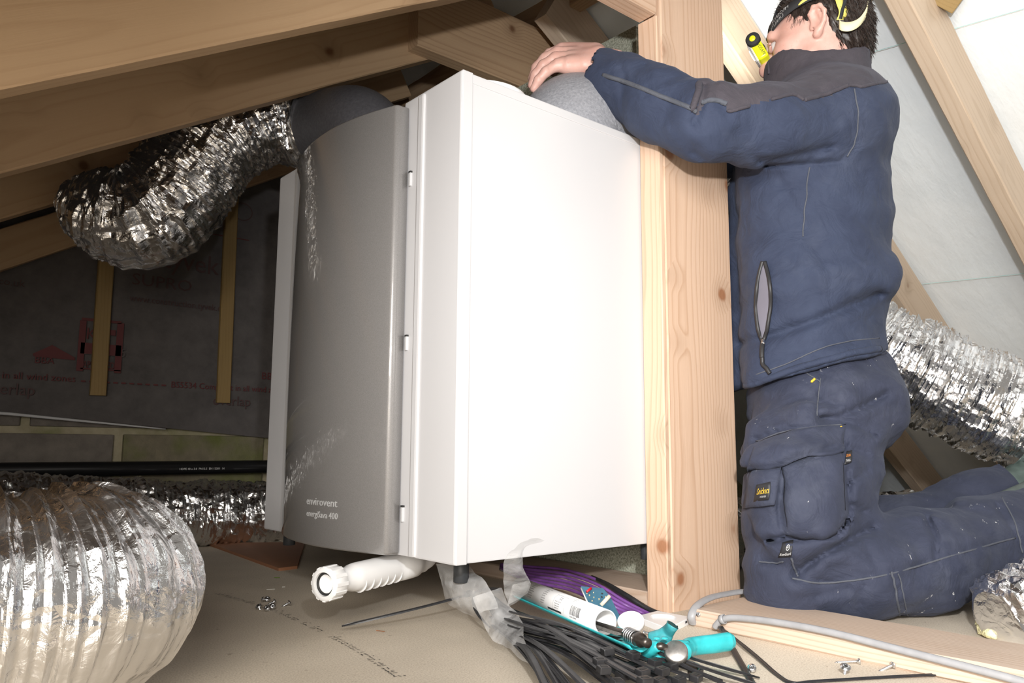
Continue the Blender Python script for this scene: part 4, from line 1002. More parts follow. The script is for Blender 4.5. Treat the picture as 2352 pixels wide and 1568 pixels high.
def label(quad, VV, off, lines):
    o, P = patch('woven_label', quad, VV, M['label_black'], off, 6, 6, 0.001)
    nu, nv = P.shape[:2]; e3 = EYE @ B3.T
    for (s, fx, fy, sz, mt, sh, wd) in lines:
        tm = text_mesh(s, 1.0, M[mt], Matrix.Identity(4), None, 'lettering', 0.0, shear=sh)
        L = max(v.co.x for v in tm.data.vertices)
        for v in tm.data.vertices:
            u = min(0.999, max(0, fx+v.co.x*wd/L))*(nu-1); w = min(0.999, max(0, fy-v.co.y*sz))*(nv-1); i, j = int(u), int(w); u -= i; w -= j
            q = (P[i, j]*(1-u)+P[i+1, j]*u)*(1-w)+(P[i, j+1]*(1-u)+P[i+1, j+1]*u)*w; d_ = e3-q; v.co = V3((q+d_/np.linalg.norm(d_)*0.0016) @ B3)
        tm.data.update(); tm.data.transform(Matrix.Translation(-wpos(o))); tm.parent = o
    return o
label([(1738, 1112), (1770, 1106), (1768, 1146), (1733, 1152)], TV, 0.017, [('Snickers', 0.10, 0.62, 0.52, 'ink_yellow', 0.15, 0.82), ('WORKWEAR', 0.34, 0.84, 0.16, 'ink_silver', 0, 0.42)])
kl = label([(1798, 1245), (1822, 1240), (1818, 1276), (1788, 1280)], TV, 0.004, [('KneeGuard', 0.06, 0.90, 0.24, 'ink_white', 0, 0.86), ('O', 0.42, 0.62, 0.58, 'ink_silver', 0, 0.34), ('+', 0.47, 0.54, 0.40, 'ink_silver', 0, 0.22)])
label([(1944, 1036), (1957, 1034), (1956, 1062), (1940, 1066)], TV, 0.008, [('DURA', 0.1, 0.45, 0.3, 'ink_orange', 0, 0.7), ('TWILL', 0.1, 0.85, 0.28, 'ink_white', 0, 0.75)])
for ln, r, mt in (([(1815, 1328), (1900, 1340), (2050, 1316), (2200, 1272), (2340, 1232)], .0016, 'seam'), ([(2048, 1312), (2058, 1360), (2068, 1420)], .002, 'seam'), ([(2064, 1314), (2074, 1362), (2086, 1424)], .0012, 'seam'),
                  ([(1885, 868), (1880, 905), (1876, 955)], .0012, 'seam'), ([(1850, 855), (1885, 878)], .0012, 'seam'), ([(1865, 878), (1872, 868)], .0022, 'ink_yellow'), ([(1930, 981), (1940, 981)], .0016, 'ink_yellow'), ([(1735, 1012), (1800, 990), (1938, 974)], .0012, 'seam'),
                  ([(2300, 1140), (2335, 1210), (2350, 1270)], .0015, 'seam'), ([(1742, 1290), (1780, 1293), (1800, 1290)], .0014, 'seam'), ([(1818, 1282), (1824, 1305), (1835, 1325)], .0018, 'seam')):
    seam('stitching', ln, TV, r, M[mt])
# belt band showing under the jacket at the back
seam('waistband', [(1930, 822), (1985, 810), (2030, 806)], TV, 0.010, M['trousers'], 0.000, (1.0, 0.6))
# boots
for pts, rs in (([m3(2330, 1185, 1.60), m3(2420, 1150, 1.64), m3(2490, 1200, 1.66), m3(2500, 1275, 1.66)], [0.052, 0.055, 0.048, 0.036]), ([m3(2322, 1130, 1.78), m3(2372, 1112, 1.80), m3(2440, 1150, 1.80), m3(2450, 1215, 1.80)], [0.050, 0.055, 0.046, 0.036])):
    b_ = Field().chain(pts, rs, 0.02); P = np.array(pts)
    Vb, Fb = nets(b_.ev, P.min(0)-0.07, P.max(0)+0.07, 0.009); Vb[:, 2] = np.maximum(Vb[:, 2], 0.004); mesh_rdz('boot', Vb, Fb, M['boot'], man)

# ---- body: head, neck, hidden trunk and arms, left hand as one skin
HS = 0.93; ay, ap = radians(30), radians(7)
hc = m3(1878, 92, MD-0.03)
fw = np.array([-cos(ay)*cos(ap), sin(ay)*cos(ap), -sin(ap)]); lf = np.array([-sin(ay), -cos(ay), 0.0])
upv = np.cross(fw, lf); HR = np.stack([fw, lf, upv])            # head (forward, left, up) -> rdz
hp = lambda x, y, z: hc+HS*(np.array([x, y, z]) @ HR)
HX = HR.T
Hd = Field()
def he(c, r, k=0.02, sub=False): Hd.ell(hp(*c), np.array(r)*HS, k, HX, sub)
def hcap(a, b, ra, rb, k=0.012, sub=False): Hd.cap(hp(*a), hp(*b), ra*HS, rb*HS, k, sub)
he((-0.012, 0, 0.035), (0.100, 0.077, 0.088)); he((0.030, 0, -0.02), (0.066, 0.064, 0.085), 0.03); he((0.045, 0, -0.075), (0.046, 0.050, 0.040), 0.025); hcap((0.075, 0, -0.105), (0.078, 0, -0.098), 0.022, 0.020, 0.02)
hcap((0.089, -0.036, 0.026), (0.089, 0.036, 0.026), 0.011, 0.011, 0.02)                     # brow
for s in (-1, 1):
    he((0.058, s*0.042, -0.022), (0.032, 0.026, 0.026), 0.02)                                # cheekbone
    he((0.102, s*0.032, 0.003), (0.021, 0.019, 0.013), 0.010, True)                          # eye socket
    hcap((0.112, s*0.010, -0.037), (0.103, s*0.016, -0.041), 0.0085, 0.0085, 0.008)            # nostril wing
    hcap((0.012, s*0.060, -0.06), (0.06, s*0.038, -0.095), 0.014, 0.016, 0.03)                # jaw line
    # ear: helix, lobe, bowl
    a = [(-0.004, s*0.077, 0.004), (0.000, s*0.082, 0.020), (-0.010, s*0.089, 0.031), (-0.024, s*0.093, 0.028), (-0.031, s*0.093, 0.012), (-0.027, s*0.089, -0.006), (-0.015, s*0.084, -0.020), (-0.005, s*0.079, -0.028)]
    for p_, q_ in zip(a, a[1:]): hcap(p_, q_, 0.0042, 0.0042, 0.004)
    he((-0.014, s*0.083, 0.005), (0.016, 0.0045, 0.026), 0.006); hcap((-0.006, s*0.079, -0.026), (-0.009, s*0.080, -0.022), 0.0065, 0.007, 0.006)
    he((-0.010, s*0.0895, 0.002), (0.010, 0.006, 0.013), 0.004, True); hcap((0.000, s*0.0775, -0.004), (0.002, s*0.077, -0.010), 0.005, 0.004, 0.004)
    hcap((-0.018, s*0.087, 0.020), (-0.021, s*0.087, 0.002), 0.003, 0.003, 0.004)
hcap((0.091, 0, 0.016), (0.121, 0, -0.028), 0.0095, 0.0125, 0.012); hcap((0.120, 0, -0.030), (0.121, 0, -0.035), 0.0125, 0.012, 0.008)
for s in (-1, 1): he((0.116, s*0.0068, -0.0475), (0.006, 0.004, 0.005), 0.003, True)
hcap((0.097, -0.018, -0.066), (0.097, 0.018, -0.066), 0.0075, 0.0075, 0.008); hcap((0.095, -0.015, -0.078), (0.095, 0.015, -0.078), 0.008, 0.008, 0.008); hcap((0.106, -0.02, -0.072), (0.106, 0.02, -0.072), 0.0025, 0.0025, 0.004, True)
Hd.chain([hp(-0.025, 0, -0.04), m3(1895, 190, MD), m3(1885, 260, MD)], [0.056, 0.054, 0.06], 0.03)
hv, hf = nets(Hd.ev, hc-0.165, hc+0.165, 0.0030)
parts_v, parts_f = [hv], [hf]
# trunk, arms and legs under the clothes
Bd = Field().chain([m3(1885, 230, MD), m3(1865, 450, MD), m3(1865, 700, MD), m3(1880, 900, MD)], [0.085, 0.115, 0.105, 0.10], 0.05).chain([shN, elN, m3(1400, 150, 1.468)], [0.045, 0.036, 0.027], 0.03).chain([shF, elF, haF], [0.045, 0.036, 0.027], 0.03)
Bd.chain([m3(1890, 900, 1.475), m3(1822, 1300, 1.405), m3(2110, 1290, 1.43), m3(2300, 1230, 1.55)], [0.07, 0.055, 0.05, 0.035], 0.03).chain([m3(1885, 900, 1.68), m3(1815, 1290, 1.78), m3(2060, 1232, 1.74), m3(2290, 1145, 1.77)], [0.07, 0.055, 0.05, 0.035], 0.03)
bv, bf = nets(Bd.ev, (m3(1400, 150, 1.468)[0]-0.01, 1.3, 0.02), (m3(2300, 1200, 1.6)[0]+0.03, 1.9, zf(150)), 0.013)
parts_f.append(bf+len(hv)); parts_v.append(bv)
Hn = Field()
wr = m3(1392, 138, 1.468)
kn = [m3(1278, 150, 1.452), m3(1276, 134, 1.470), m3(1281, 121, 1.492), m3(1290, 113, 1.514)]
Hn.chain([m3(1455, 178, 1.45), m3(1412, 150, 1.466), m3(1375, 136, 1.475)], [0.027, 0.0245, 0.023], 0.015, sq=(1, 0.85, 1))
for i, k_ in enumerate(kn): Hn.cap(m3(1368, 138-3*i, 1.470+0.008*i), k_, 0.0195, 0.0125, 0.012)
Hn.cap(m3(1372, 150, 1.458), m3(1305, 152, 1.450), 0.017, 0.0145, 0.014)
Hn.cap(m3(1365, 122, 1.49), m3(1310, 118, 1.52), 0.018, 0.016, 0.014)
fing = [([kn[0], m3(1254, 165, 1.448), m3(1237, 184, 1.452), m3(1226, 204, 1.458)], [0.0112, 0.0098, 0.0090, 0.0076]),
        ([kn[1], m3(1248, 150, 1.470), m3(1230, 172, 1.477), m3(1221, 196, 1.484)], [0.0118, 0.0105, 0.0095, 0.0080]),
        ([kn[2], m3(1252, 134, 1.497), m3(1232, 155, 1.506), m3(1222, 180, 1.514)], [0.0120, 0.0108, 0.0098, 0.0082]),
        ([kn[3], m3(1262, 124, 1.522), m3(1244, 142, 1.532), m3(1234, 163, 1.541)], [0.0118, 0.0105, 0.0095, 0.0080]),
        ([m3(1340, 124, 1.520), m3(1312, 138, 1.545), m3(1288, 152, 1.558), m3(1270, 166, 1.566)], [0.016, 0.0125, 0.0110, 0.0092])]
for pts, rs in fing: Hn.chain(pts, rs, 0.0045)
def hfn(P):
    D = Hn.ev(P); px, py = proj(P); n_ = np.abs(D) < 0.012
    for ln, a, w in (([(1262, 158), (1271, 138)], .0016, 3), ([(1240, 176), (1246, 184)], .0012, 2), ([(1330, 118), (1345, 165)], .0012, 5), ([(1300, 120), (1292, 150)], .0012, 4)):
        D = D+np.where(n_, a*np.exp(-(seg_dist(px, py, ln)/w)**2), 0)
    return D
P_ = np.array([m3(1215, 210, 1.45), m3(1460, 190, 1.45), m3(1300, 95, 1.57)])
nv_, nf = nets(hfn, P_.min(0)-np.array([.02, .04, .03]), P_.max(0)+np.array([.0, .03, .03]), 0.0029)
parts_f.append(nf+len(hv)+len(bv)); parts_v.append(nv_)
body = mesh_rdz('body', np.vstack(parts_v), np.vstack(parts_f), M['skin'], man)
body['label'] = 'pink skin of the face, ear, neck and left hand'
# fingernails
for pts, rs in fing[:4]:
    d_ = pts[3]-pts[2]; d_ /= np.linalg.norm(d_)
    nm = np.cross(d_, np.array([0, 1.0, 0])); nm /= np.linalg.norm(nm)
    if nm[2] < 0: nm = -nm
    P = [pts[3]+nm*rs[3]*0.93+d_*(a*0.0055)+np.array([0, b*0.0045, 0])-nm*(0.0012*b*b) for a in (-1, 0, 1.0) for b in (-1, 0, 1)]
    mesh_rdz('fingernail', np.array(P), np.array([(i*3+j, i*3+j+1, (i+1)*3+j+1, (i+1)*3+j) for i in range(2) for j in range(2)]), M['skin'], man)
# eyes and brows
def eye_ball(s):
    bm = bmesh.new(); bmesh.ops.create_uvsphere(bm, u_segments=20, v_segments=14, radius=0.0118*HS); c = hp(0.0860, s*0.0325, 0.002) @ B3
    T = axis_mat(c, fw @ B3); bm.transform(T); o = from_bm('eye', bm, M['eye_white'], man, True)
    bm = lathe([(0.0, 0.0122*HS), (0.003, 0.0119*HS), (0.0056, 0.0106*HS)], 16); bm.transform(T); from_bm('iris', bm, M['iris'], o, True)
    for zz, rr_, nm_ in ((0.0070, 0.0055, 'eyelid'), (-0.0060, 0.0050, 'eyelid')):
        P = np.array([hp(0.0915+0.0055*cos(t), s*0.0325+0.0155*sin(t), 0.002+zz*cos(t)) for t in np.linspace(-1.25, 1.25, 12)]) @ B3
        Vt, Ft = tube_np(P, np.interp(np.linspace(0, 1, 12), [0, .5, 1], [0.002, rr_, 0.002]), 8); from_np(nm_, Vt, Ft, M['skin'], man)
for s in (-1, 1): eye_ball(s)
# hair: a cap of stubble plus strands
Hh = Field(); Hh.ell(hp(-0.015, 0, 0.037), np.array((0.103, 0.0805, 0.0925))*HS, 0.02, HX); Hh.ell(hp(-0.060, 0, -0.02), np.array((0.050, 0.062, 0.065))*HS, 0.03, HX)
def to_head(P): return ((P-hc)/HS) @ HR.T
def hair_ok(L):     # region of the scalp that carries hair, head coordinates
    x, y, z = L.T
    front = 0.062-0.55*np.maximum(0, np.abs(y)-0.03)+0.25*(z-0.08)
    ok = (z > 0.03) & (x < front)
    ok |= (x < -0.034) & (z > -0.075-0.35*(x+0.034)*0) & (x < -0.030)
    ok |= (x > -0.0) & (x < 0.034) & (z > -0.004-0.1*x) & (np.abs(y) > 0.05)
    return ok
def hairfn(P):
    L = to_head(P); D = Hh.ev(P)-0.0022*fbm(P, (130, 130, 60), 2)
    x, y, z = L.T
    m = np.minimum(np.maximum(0.030-z, x-(0.064-0.5*np.maximum(0, np.abs(y)-0.03)+0.2*(z-0.08))), np.maximum(x+0.033, -0.080-z))
    m = np.minimum(m, np.maximum(np.maximum(x-0.034, -0.004-z), np.maximum(-0.006-x, 0.05-np.abs(y))))
    return np.maximum(D, m*HS+0.003*fbm(P, 160, 1))
vh, fh = nets(hairfn, hc-0.15, hc+0.15, 0.0034)
hr = mesh_rdz('hair', vh, fh, M['hair'], man)
Lh = to_head(vh); okh = np.where((Lh[:, 2] > 0.022) | (Lh[:, 0] < -0.040))[0]; sel = RNG.choice(okh, 5200)
P0 = vh[sel]; L0 = Lh[sel]; nrm = L0/np.array([0.103, 0.08, 0.092])**2; nrm /= np.linalg.norm(nrm, axis=1)[:, None]
flow = np.stack([0.35-(L0[:, 0] < -0.03)*0.45, 0*L0[:, 1], np.where(L0[:, 2] > 0.075, 0.15, -1.0)], 1)
dr = 0.26*nrm+0.95*flow+0.16*RNG.normal(size=(len(sel), 3)); dr /= np.linalg.norm(dr, axis=1)[:, None]
ln = RNG.uniform(0.008, 0.019, len(sel)); dw = dr @ HR; side = np.cross(dw, RNG.normal(size=dw.shape)); side /= np.linalg.norm(side, axis=1)[:, None]
A0 = P0-dw*0.002; mid = P0+dw*ln[:, None]*0.55; tip = P0+dw*ln[:, None]+np.array([0, 0, -1])*(ln*0.18)[:, None]
w_ = 0.00075
VV = np.stack([A0-side*w_, A0+side*w_, mid+side*w_*.8, mid-side*w_*.8, tip], 1).reshape(-1, 3); k = np.arange(len(sel))[:, None]*5
FF = np.concatenate([k+np.array([[0, 1, 2, 3]]), ], 0).tolist()+(k+np.array([[3, 2, 4]])).tolist()
st = from_np('hair_strands', VV @ B3, FF, M['hair'], man, False); st['kind'] = 'stuff'
for s in (-1, 1):
    P = np.array([hp(0.101-0.012*t*t, s*(0.014+0.032*t), 0.027+0.006*sin(pi*t)-0.004*t) for t in np.linspace(0, 1, 14)]) @ B3
    Vt, Ft = tube_np(P, np.interp(np.linspace(0, 1, 14), [0, .3, 1], [0.002, 0.0042, 0.0015]), 8); Vt += 0.001*np.stack([vnoise(Vt+k, 400) for k in range(3)], 1); from_np('eyebrow', Vt, Ft, M['hair'], man)

# ---- headlamp: band, lamp body, lens, cable tail
bt_ = radians(-6)
def band_pt(t, w, off):     # t: angle from the front, w: across the band
    x = (0.104+off)*cos(t); y = (0.083+off)*sin(t); z = 0.052+x*tan(bt_)*(-1)*0.3+w
    z += 0.012*(1-cos(t))*0.5-0.018*max(0, cos(t))**2
    if z > 0.06: f = sqrt(max(0.2, 1-((z-0.035)/0.10)**2))/0.985; x = x*f; y = y*f
    return hp(x-0.010, y, z)
def band(name, w0, w1, off, mat, t0=0.0, t1=2*pi, par=man, n=120, wfun=None):
    ts = np.linspace(t0, t1, n); P = []
    for t in ts:
        a, b = (w0, w1) if wfun is None else wfun(t)
        P += [band_pt(t, a, off), band_pt(t, (a+b)/2, off+0.0004), band_pt(t, b, off)]
    Fq = [(i*3+j, i*3+j+1, (i+1)*3+j+1, (i+1)*3+j) for i in range(n-1) for j in range(2)]
    o = from_np(name, np.array(P) @ B3, Fq, mat, par); md = o.modifiers.new('t', 'SOLIDIFY'); md.thickness = 0.0014; md.offset = 0; return o
hb = band('headlamp_band', -0.0115, 0.0115, 0.0062, M['band_black']); hb['label'] = 'black headlamp band with yellow woven stripes'
for a, b, p_, q_ in ((1.32, 2.05, -0.008, 0.004), (1.75, 2.35, -0.006, 0.006), (2.30, 2.95, -0.007, 0.006), (3.2, 3.9, -0.007, 0.007), (4.1, 4.9, -0.006, 0.006)):
    band('stripe', 0, 0, 0.0074, M['band_yellow'], a, b, hb, 30, wfun=lambda t, a=a, b=b, p_=p_, q_=q_: ((-0.010+0.011*(t-a)/(b-a)), (-0.010+0.011*(t-a)/(b-a)+0.0075*sin(pi*min(1, max(0.02, (t-a)/(b-a)))**0.5))))
# band lettering
def band_text(s, t_start, wbase, h, sx):
    tm = text_mesh(s, h, M['ink_white'], Matrix.Identity(4), None, 'lettering', 0.0001)
    for v in tm.data.vertices:
        q = band_pt(t_start-v.co.x*sx/0.095, wbase+v.co.y, 0.0079) @ B3; v.co = V3(q)
    tm.data.transform(Matrix.Translation(-wpos(hb))); tm.parent = hb
band_text('UNILITE', 0.98, -0.0085, 0.011, 1.15); band_text('PROSPORT', 1.12, 0.0015, 0.010, 1.15)
# top strap over the crown and adjuster with loose tail
P = np.array([hp(0.10*cos(t)-0.012, 0.012, 0.038+0.093*sin(t)+0.006) for t in np.linspace(0.25, pi-0.15, 40)])
sd = lf*0.010
Vq = np.stack([P-sd, P+sd], 1).reshape(-1, 3); o = from_np('top_strap', Vq @ B3, [(2*i, 2*i+1, 2*i+3, 2*i+2) for i in range(39)], M['band_black'], man); md = o.modifiers.new('t', 'SOLIDIFY'); md.thickness = 0.002
def ribbon(name, pts, w, axis, mat, n=30, par=hb):
    C = catmull(pts, n); a = np.array(axis)*w/2; Vq = np.stack([C-a, C, C+a], 1).reshape(-1, 3)
    o = from_np(name, Vq @ B3, [(i*3+j, i*3+j+1, (i+1)*3+j+1, (i+1)*3+j) for i in range(n-1) for j in range(2)], mat, par); md = o.modifiers.new('t', 'SOLIDIFY'); md.thickness = 0.0015; return o
tl = ribbon('loose_tail', [m3(1932, 40, 1.475), m3(1930, 58, 1.455), m3(1950, 62, 1.445), m3(1972, 52, 1.45), m3(1988, 30, 1.465), m3(1992, 12, 1.475)], 0.020, (0.15, 0.1, 1.0), M['band_cream'])
ribbon('buckle_strap', [m3(1924, -12, 1.468), m3(1930, 8, 1.462), m3(1936, 28, 1.462), m3(1930, 46, 1.466)], 0.017, (1.0, 0.1, 0.1), M['band_yellow'])
ribbon('buckle_strap', [m3(1941, -12, 1.466), m3(1940, 5, 1.460), m3(1934, 25, 1.460), m3(1930, 44, 1.464)], 0.007, (1.0, 0.1, 0.1), M['band_black'])
# lamp body
lc = hp(0.112, 0.012, 0.020); ld = fw*0.93+np.array([0, 0, -0.30]); ld /= np.linalg.norm(ld)
Tl = axis_mat(lc @ B3, ld @ B3, upv @ B3)
lb = from_bm('headlamp', bm_box((-0.024, -0.031, 0.0), (0.024, 0.021, 0.023), 0.006, mat=Tl), M['hivis'], man, True); lb['label'] = 'bright yellow headlamp on the brow'
def lpart(name, bm, mat): bm.transform(Tl); return from_bm(name, bm, M[mat], lb, True)
b2 = bm_box((-0.0225, -0.0295, 0.021), (0.0225, 0.0175, 0.029), 0.005); lpart('bezel', b2, 'white_plastic')
b2 = lathe([(0, 0.0305), (0.010, 0.0305), (0.0125, 0.029)], 24); lpart('lens', b2, 'led')
for sx in (-1, 1):
    b2 = lathe([(0, 0.006), (0.0125, 0.006), (0.0150, 0.004), (0.0150, -0.006), (0, -0.006)], 28); b2.transform(Matrix.Translation((sx*0.027, 0.016, 0.012)) @ Matrix.Rotation(sx*pi/2, 4, 'Y')); lpart('hinge', b2, 'band_black')
    b2 = lathe([(0, 0.0075), (0.0062, 0.0072), (0.0065, 0.0055)], 20); b2.transform(Matrix.Translation((sx*0.027, 0.016, 0.012)) @ Matrix.Rotation(sx*pi/2, 4, 'Y')); lpart('hinge_cap', b2, 'hivis')
t_ = text_mesh('NOSAFE', 0.009, M['ink'], Tl @ Matrix.Translation((0.0242, 0.006, 0.010)) @ Matrix.Rotation(pi/2, 4, 'Y') @ Matrix.Rotation(-pi/2, 4, 'Z'), lb, 'lettering', 0.0002)
hl = lamp_spot('headlamp_beam', tuple((lc+ld*0.036) @ B3), tuple(atd(1700, 100, 1.80)), 9.0, 58, 0.9, 0.008, (1.0, 0.97, 0.88))

# ------------------------------------------------------------------ loose things on the floor
def ribbon_mesh(C, w, th, side=None, tw=None):
    T, N, B = frames(C); n = len(C); up = np.array([0, 0, 1.0])
    S_ = np.cross(up, T); S_ /= np.linalg.norm(S_, axis=1)[:, None]; U = np.cross(T, S_)
    if tw is not None:
        a = np.interp(np.linspace(0, 1, n), np.linspace(0, 1, len(tw)), tw); S_, U = S_*np.cos(a)[:, None]+U*np.sin(a)[:, None], U*np.cos(a)[:, None]-S_*np.sin(a)[:, None]
    wv_ = np.interp(np.linspace(0, 1, n), np.linspace(0, 1, len(w)), w) if isinstance(w, (list, tuple)) else np.full(n, w)
    q = [(-.5, -.5), (-.32, .5), (-.2, .2), (.2, .2), (.32, .5), (.5, -.5)]
    V = np.concatenate([(C+S_*(a*wv_)[:, None]+U*b*th)[:, None] for a, b in q], 1).reshape(-1, 3); m = 6
    F = [(i*m+j, i*m+(j+1) % m, (i+1)*m+(j+1) % m, (i+1)*m+j) for i in range(n-1) for j in range(m)]+[tuple(range(m))[::-1], tuple((n-1)*m+k for k in range(m))]
    return V, F, T, S_, U
def cable_tie(pts, label, group, w=0.0105, head=True, n=40, tw=None):
    C = catmull(pts, n); t = thing('cable_tie', label, 'cable tie', C[n//2]*np.array([1, 1, 0]), group)
    ww = [0.35*w, w]+[w]*8 if head else [w]*6+[0.3*w]
    V, F, T, S_, U = ribbon_mesh(C, ww, 0.0017, tw=tw); from_np('strap', V, F, M['black_plastic'], t, False)
    if head:
        Tm = Matrix((T[-1], S_[-1], U[-1])).transposed().to_4x4(); Tm.translation = V3(C[-1])
        hd_ = from_bm('head', bm_box((-0.002, -w*0.68, -0.0030), (0.0105, w*0.68, 0.0052), 0.0014, mat=Tm), M['black_plastic'], t)
        from_bm('slot', bm_box((0.0022, -w*0.40, 0.0046), (0.0064, w*0.40, 0.0056), 0.0, mat=Tm), M['ink'], hd_)
    return t
heads = [(1392, 1496, .040), (1448, 1503, .034), (1374, 1519, .036), (1383, 1537, .034), (1470, 1543, .030), (1515, 1540, .026), (1498, 1520, .024), (1536, 1530, .018), (1591, 1555, .012), (1476, 1563, .034), (1413, 1566, .022), (1508, 1564, .020), (1440, 1530, .018), (1424, 1549, .012), (1553, 1562, .010),
         (1350, 1580, .020), (1330, 1604, .010), (1300, 1600, .008), (1290, 1622, .004), (1372, 1600, .006), (1436, 1600, .008), (1530, 1592, .006), (1600, 1590, .004), (1270, 1610, .010)]
gt = 'black cable ties spilling out of the clear bag'
for i, (hx, hy, hz) in enumerate(heads):
    u = ((i*7) % 24)/23.0; rk = (hy-1490)/130.0
    sx, sy = 1168+18*u, 1392+88*min(1, max(0, rk*0.8+0.12*u)); hz0 = 0.010+0.035*(1-rk)*((i*5) % 7)/6
    a = onz(sx-45+6*u, sy-34+5*u, 0.012+0.4*hz0); b = onz(sx, sy, hz0+0.012); e = onz(hx, hy, hz)
    mpt = b*0.5+e*0.5+np.array([0, 0, 0.004+0.010*u])
    cable_tie([a, b, mpt, e], 'black cable tie in the heap spilling out of the clear plastic bag', gt, n=30, tw=[0.1*(u-.5), 0.4*(u-.5), 0.15*(0.5-u)])
for (x0, y0, x1, y1, z1) in ((1240, 1436, 1745, 1556, .004), (1250, 1448, 1800, 1590, .004), (1245, 1445, 1660, 1562, .008), (1330, 1450, 1700, 1585, .006)):
    a, e = onz(x0, y0, .034), onz(x1, y1, z1); cable_tie([a, a*.6+e*.4+np.array([0, 0, .012]), a*.25+e*.75+np.array([0, 0, .004]), e], 'thin tail end of a black cable tie reaching past the teal gun', 'cable tie tails past the gun', w=0.0052, head=False, n=30, tw=[0.9, 0.4, 0.7])
cable_tie([onz(785, 1437, .012), onz(880, 1415, .024), onz(990, 1388, .036), onz(1070, 1366, .044)], 'single black cable tie pointing left across the bare floor in front of the valve', None, w=0.0062, tw=[0.5, 0.3, 0.2])
cable_tie([onz(1148, 1352, .062), onz(1118, 1352, .060), onz(1090, 1362, .052), onz(1088, 1385, .040), onz(1100, 1412, .026), onz(1125, 1440, .016)], 'black cable tie looped tight round the neck of the clear bag', None, w=0.0058, head=False, tw=[1.2, 0.8, 0.2, -.4])
cable_tie([onz(1655, 1438, .012), onz(1690, 1500, .006), onz(1722, 1556, .003), onz(1750, 1610, .003)], 'flat black cable tie running straight down under the teal handle', None, w=0.0090, head=False, tw=[0.1, 0.0])
tc_ = cable_tie([onz(2232, 1543, .004)*0+onz(1662, 1444, .010), onz(1730, 1500, .006), onz(1785, 1548, .003), onz(1822, 1567, .003), onz(1880, 1563, .003), onz(2050, 1553, .003), onz(2222, 1545, .004)], 'long black cable tie bent in a V beside the low beam', None, w=0.0058, n=70, tw=[0.3, .5, .2, .1, .1])

# clear bag
bag = thing('plastic_bag', 'torn clear plastic bag under the corner of the white unit', 'bag', onz(1130, 1420, 0))
def pp(*l): return [atd(*q) for q in l]
sheets = [('bag_back', [pp((1000, 1290, 1.34), (1018, 1345, 1.34), (1035, 1385, 1.335), (1095, 1418, 1.30)), pp((1035, 1288, 1.33), (1052, 1340, 1.30), (1072, 1380, 1.29), (1105, 1405, 1.27)), pp((1075, 1296, 1.33), (1108, 1335, 1.29), (1130, 1360, 1.27), (1140, 1392, 1.25))], 0.006),
          ('bag_mouth', [pp((1085, 1372, 1.22), (1105, 1425, 1.20), (1125, 1465, 1.16), (1160, 1490, 1.12), (1222, 1532, 1.05)), pp((1120, 1360, 1.215), (1135, 1405, 1.18), (1155, 1445, 1.15), (1180, 1470, 1.11), (1216, 1500, 1.06)), pp((1150, 1352, 1.23), (1170, 1392, 1.20), (1188, 1400, 1.17), (1196, 1430, 1.13), (1208, 1470, 1.08))], 0.007),
          ('bag_flap', [pp((1168, 1392, 1.21), (1155, 1345, 1.17), (1160, 1290, 1.13), (1185, 1254, 1.10), (1222, 1238, 1.08)), pp((1195, 1378, 1.20), (1186, 1330, 1.16), (1186, 1290, 1.13), (1202, 1258, 1.11), (1236, 1238, 1.09)), pp((1213, 1355, 1.20), (1216, 1335, 1.17), (1202, 1300, 1.15), (1208, 1262, 1.13), (1250, 1241, 1.11))], 0.005),
          ('bag_fold', [pp((1165, 1392, 1.19), (1205, 1370, 1.17), (1218, 1340, 1.17)), pp((1178, 1345, 1.16), (1198, 1338, 1.15), (1214, 1334, 1.155))], 0.004)]
for nm_, rows, amp in sheets:
    V, F = grid_sheet(rows, 44, 30, amp*0.62, 5+len(nm_), 24); V[:, 2] = np.maximum(V[:, 2], 0.003); from_np(nm_, V, F, M['film'], bag, True)

# sealant tube lying in the gun
ta, tb = onz(1196, 1350, .050), onz(1391, 1429, .052); tax = (tb-ta)/np.linalg.norm(tb-ta); TL = np.linalg.norm(tb-ta); TRd = 0.0168
tu = thing('sealant_tube', 'empty white sealant tube with barcode lying in the teal gun', 'tube', tb)
Tt = axis_mat(ta, tax)
bm = lathe([(0.0, 0.0), (TRd, 0.0), (TRd, TL), (TRd-0.0012, TL+0.0004), (TRd-0.0014, TL-0.001), (TRd-0.0014, TL-0.10), (0.0, TL-0.10)], 56); bm.transform(Tt); from_bm('barrel', bm, M['white_plastic'], tu, True)
toc = EYE-tb; toc -= tax*(toc @ tax); toc /= np.linalg.norm(toc); tsd = np.cross(tax, toc); tsd *= np.sign(tsd[2])   # toc: towards the camera, tsd: upwards
def on_tube(l, s, r=TRd+0.0003):       # l: along the axis from the open end, s: arc length upwards
    a = s/TRd; return tb-tax*l+(toc*cos(a)+tsd*sin(a))*r
def tube_text(s, l, arc, h, mat='ink', sx=1.0):
    tm = text_mesh(s, h, M[mat], Matrix.Identity(4), None, 'lettering', 0.0001, scale_x=sx)
    for v in tm.data.vertices: v.co = V3(on_tube(l-v.co.x, arc+v.co.y))
    tm.data.transform(Matrix.Translation(-wpos(tu))); tm.parent = tu
def tube_rect(l0, l1, a0, a1, name='printed_bar', mat='ink'):
    bm = bmesh.new(); n_ = 6; c0 = [bm.verts.new(V3(on_tube(l0, a0+(a1-a0)*k/n_))) for k in range(n_+1)]; c1 = [bm.verts.new(V3(on_tube(l1, a0+(a1-a0)*k/n_))) for k in range(n_+1)]
    for k in range(n_): bm.faces.new((c0[k], c0[k+1], c1[k+1], c1[k]))
    return from_bm(name, bm, M[mat], tu)
x = 0.075; rb = random.Random(3)
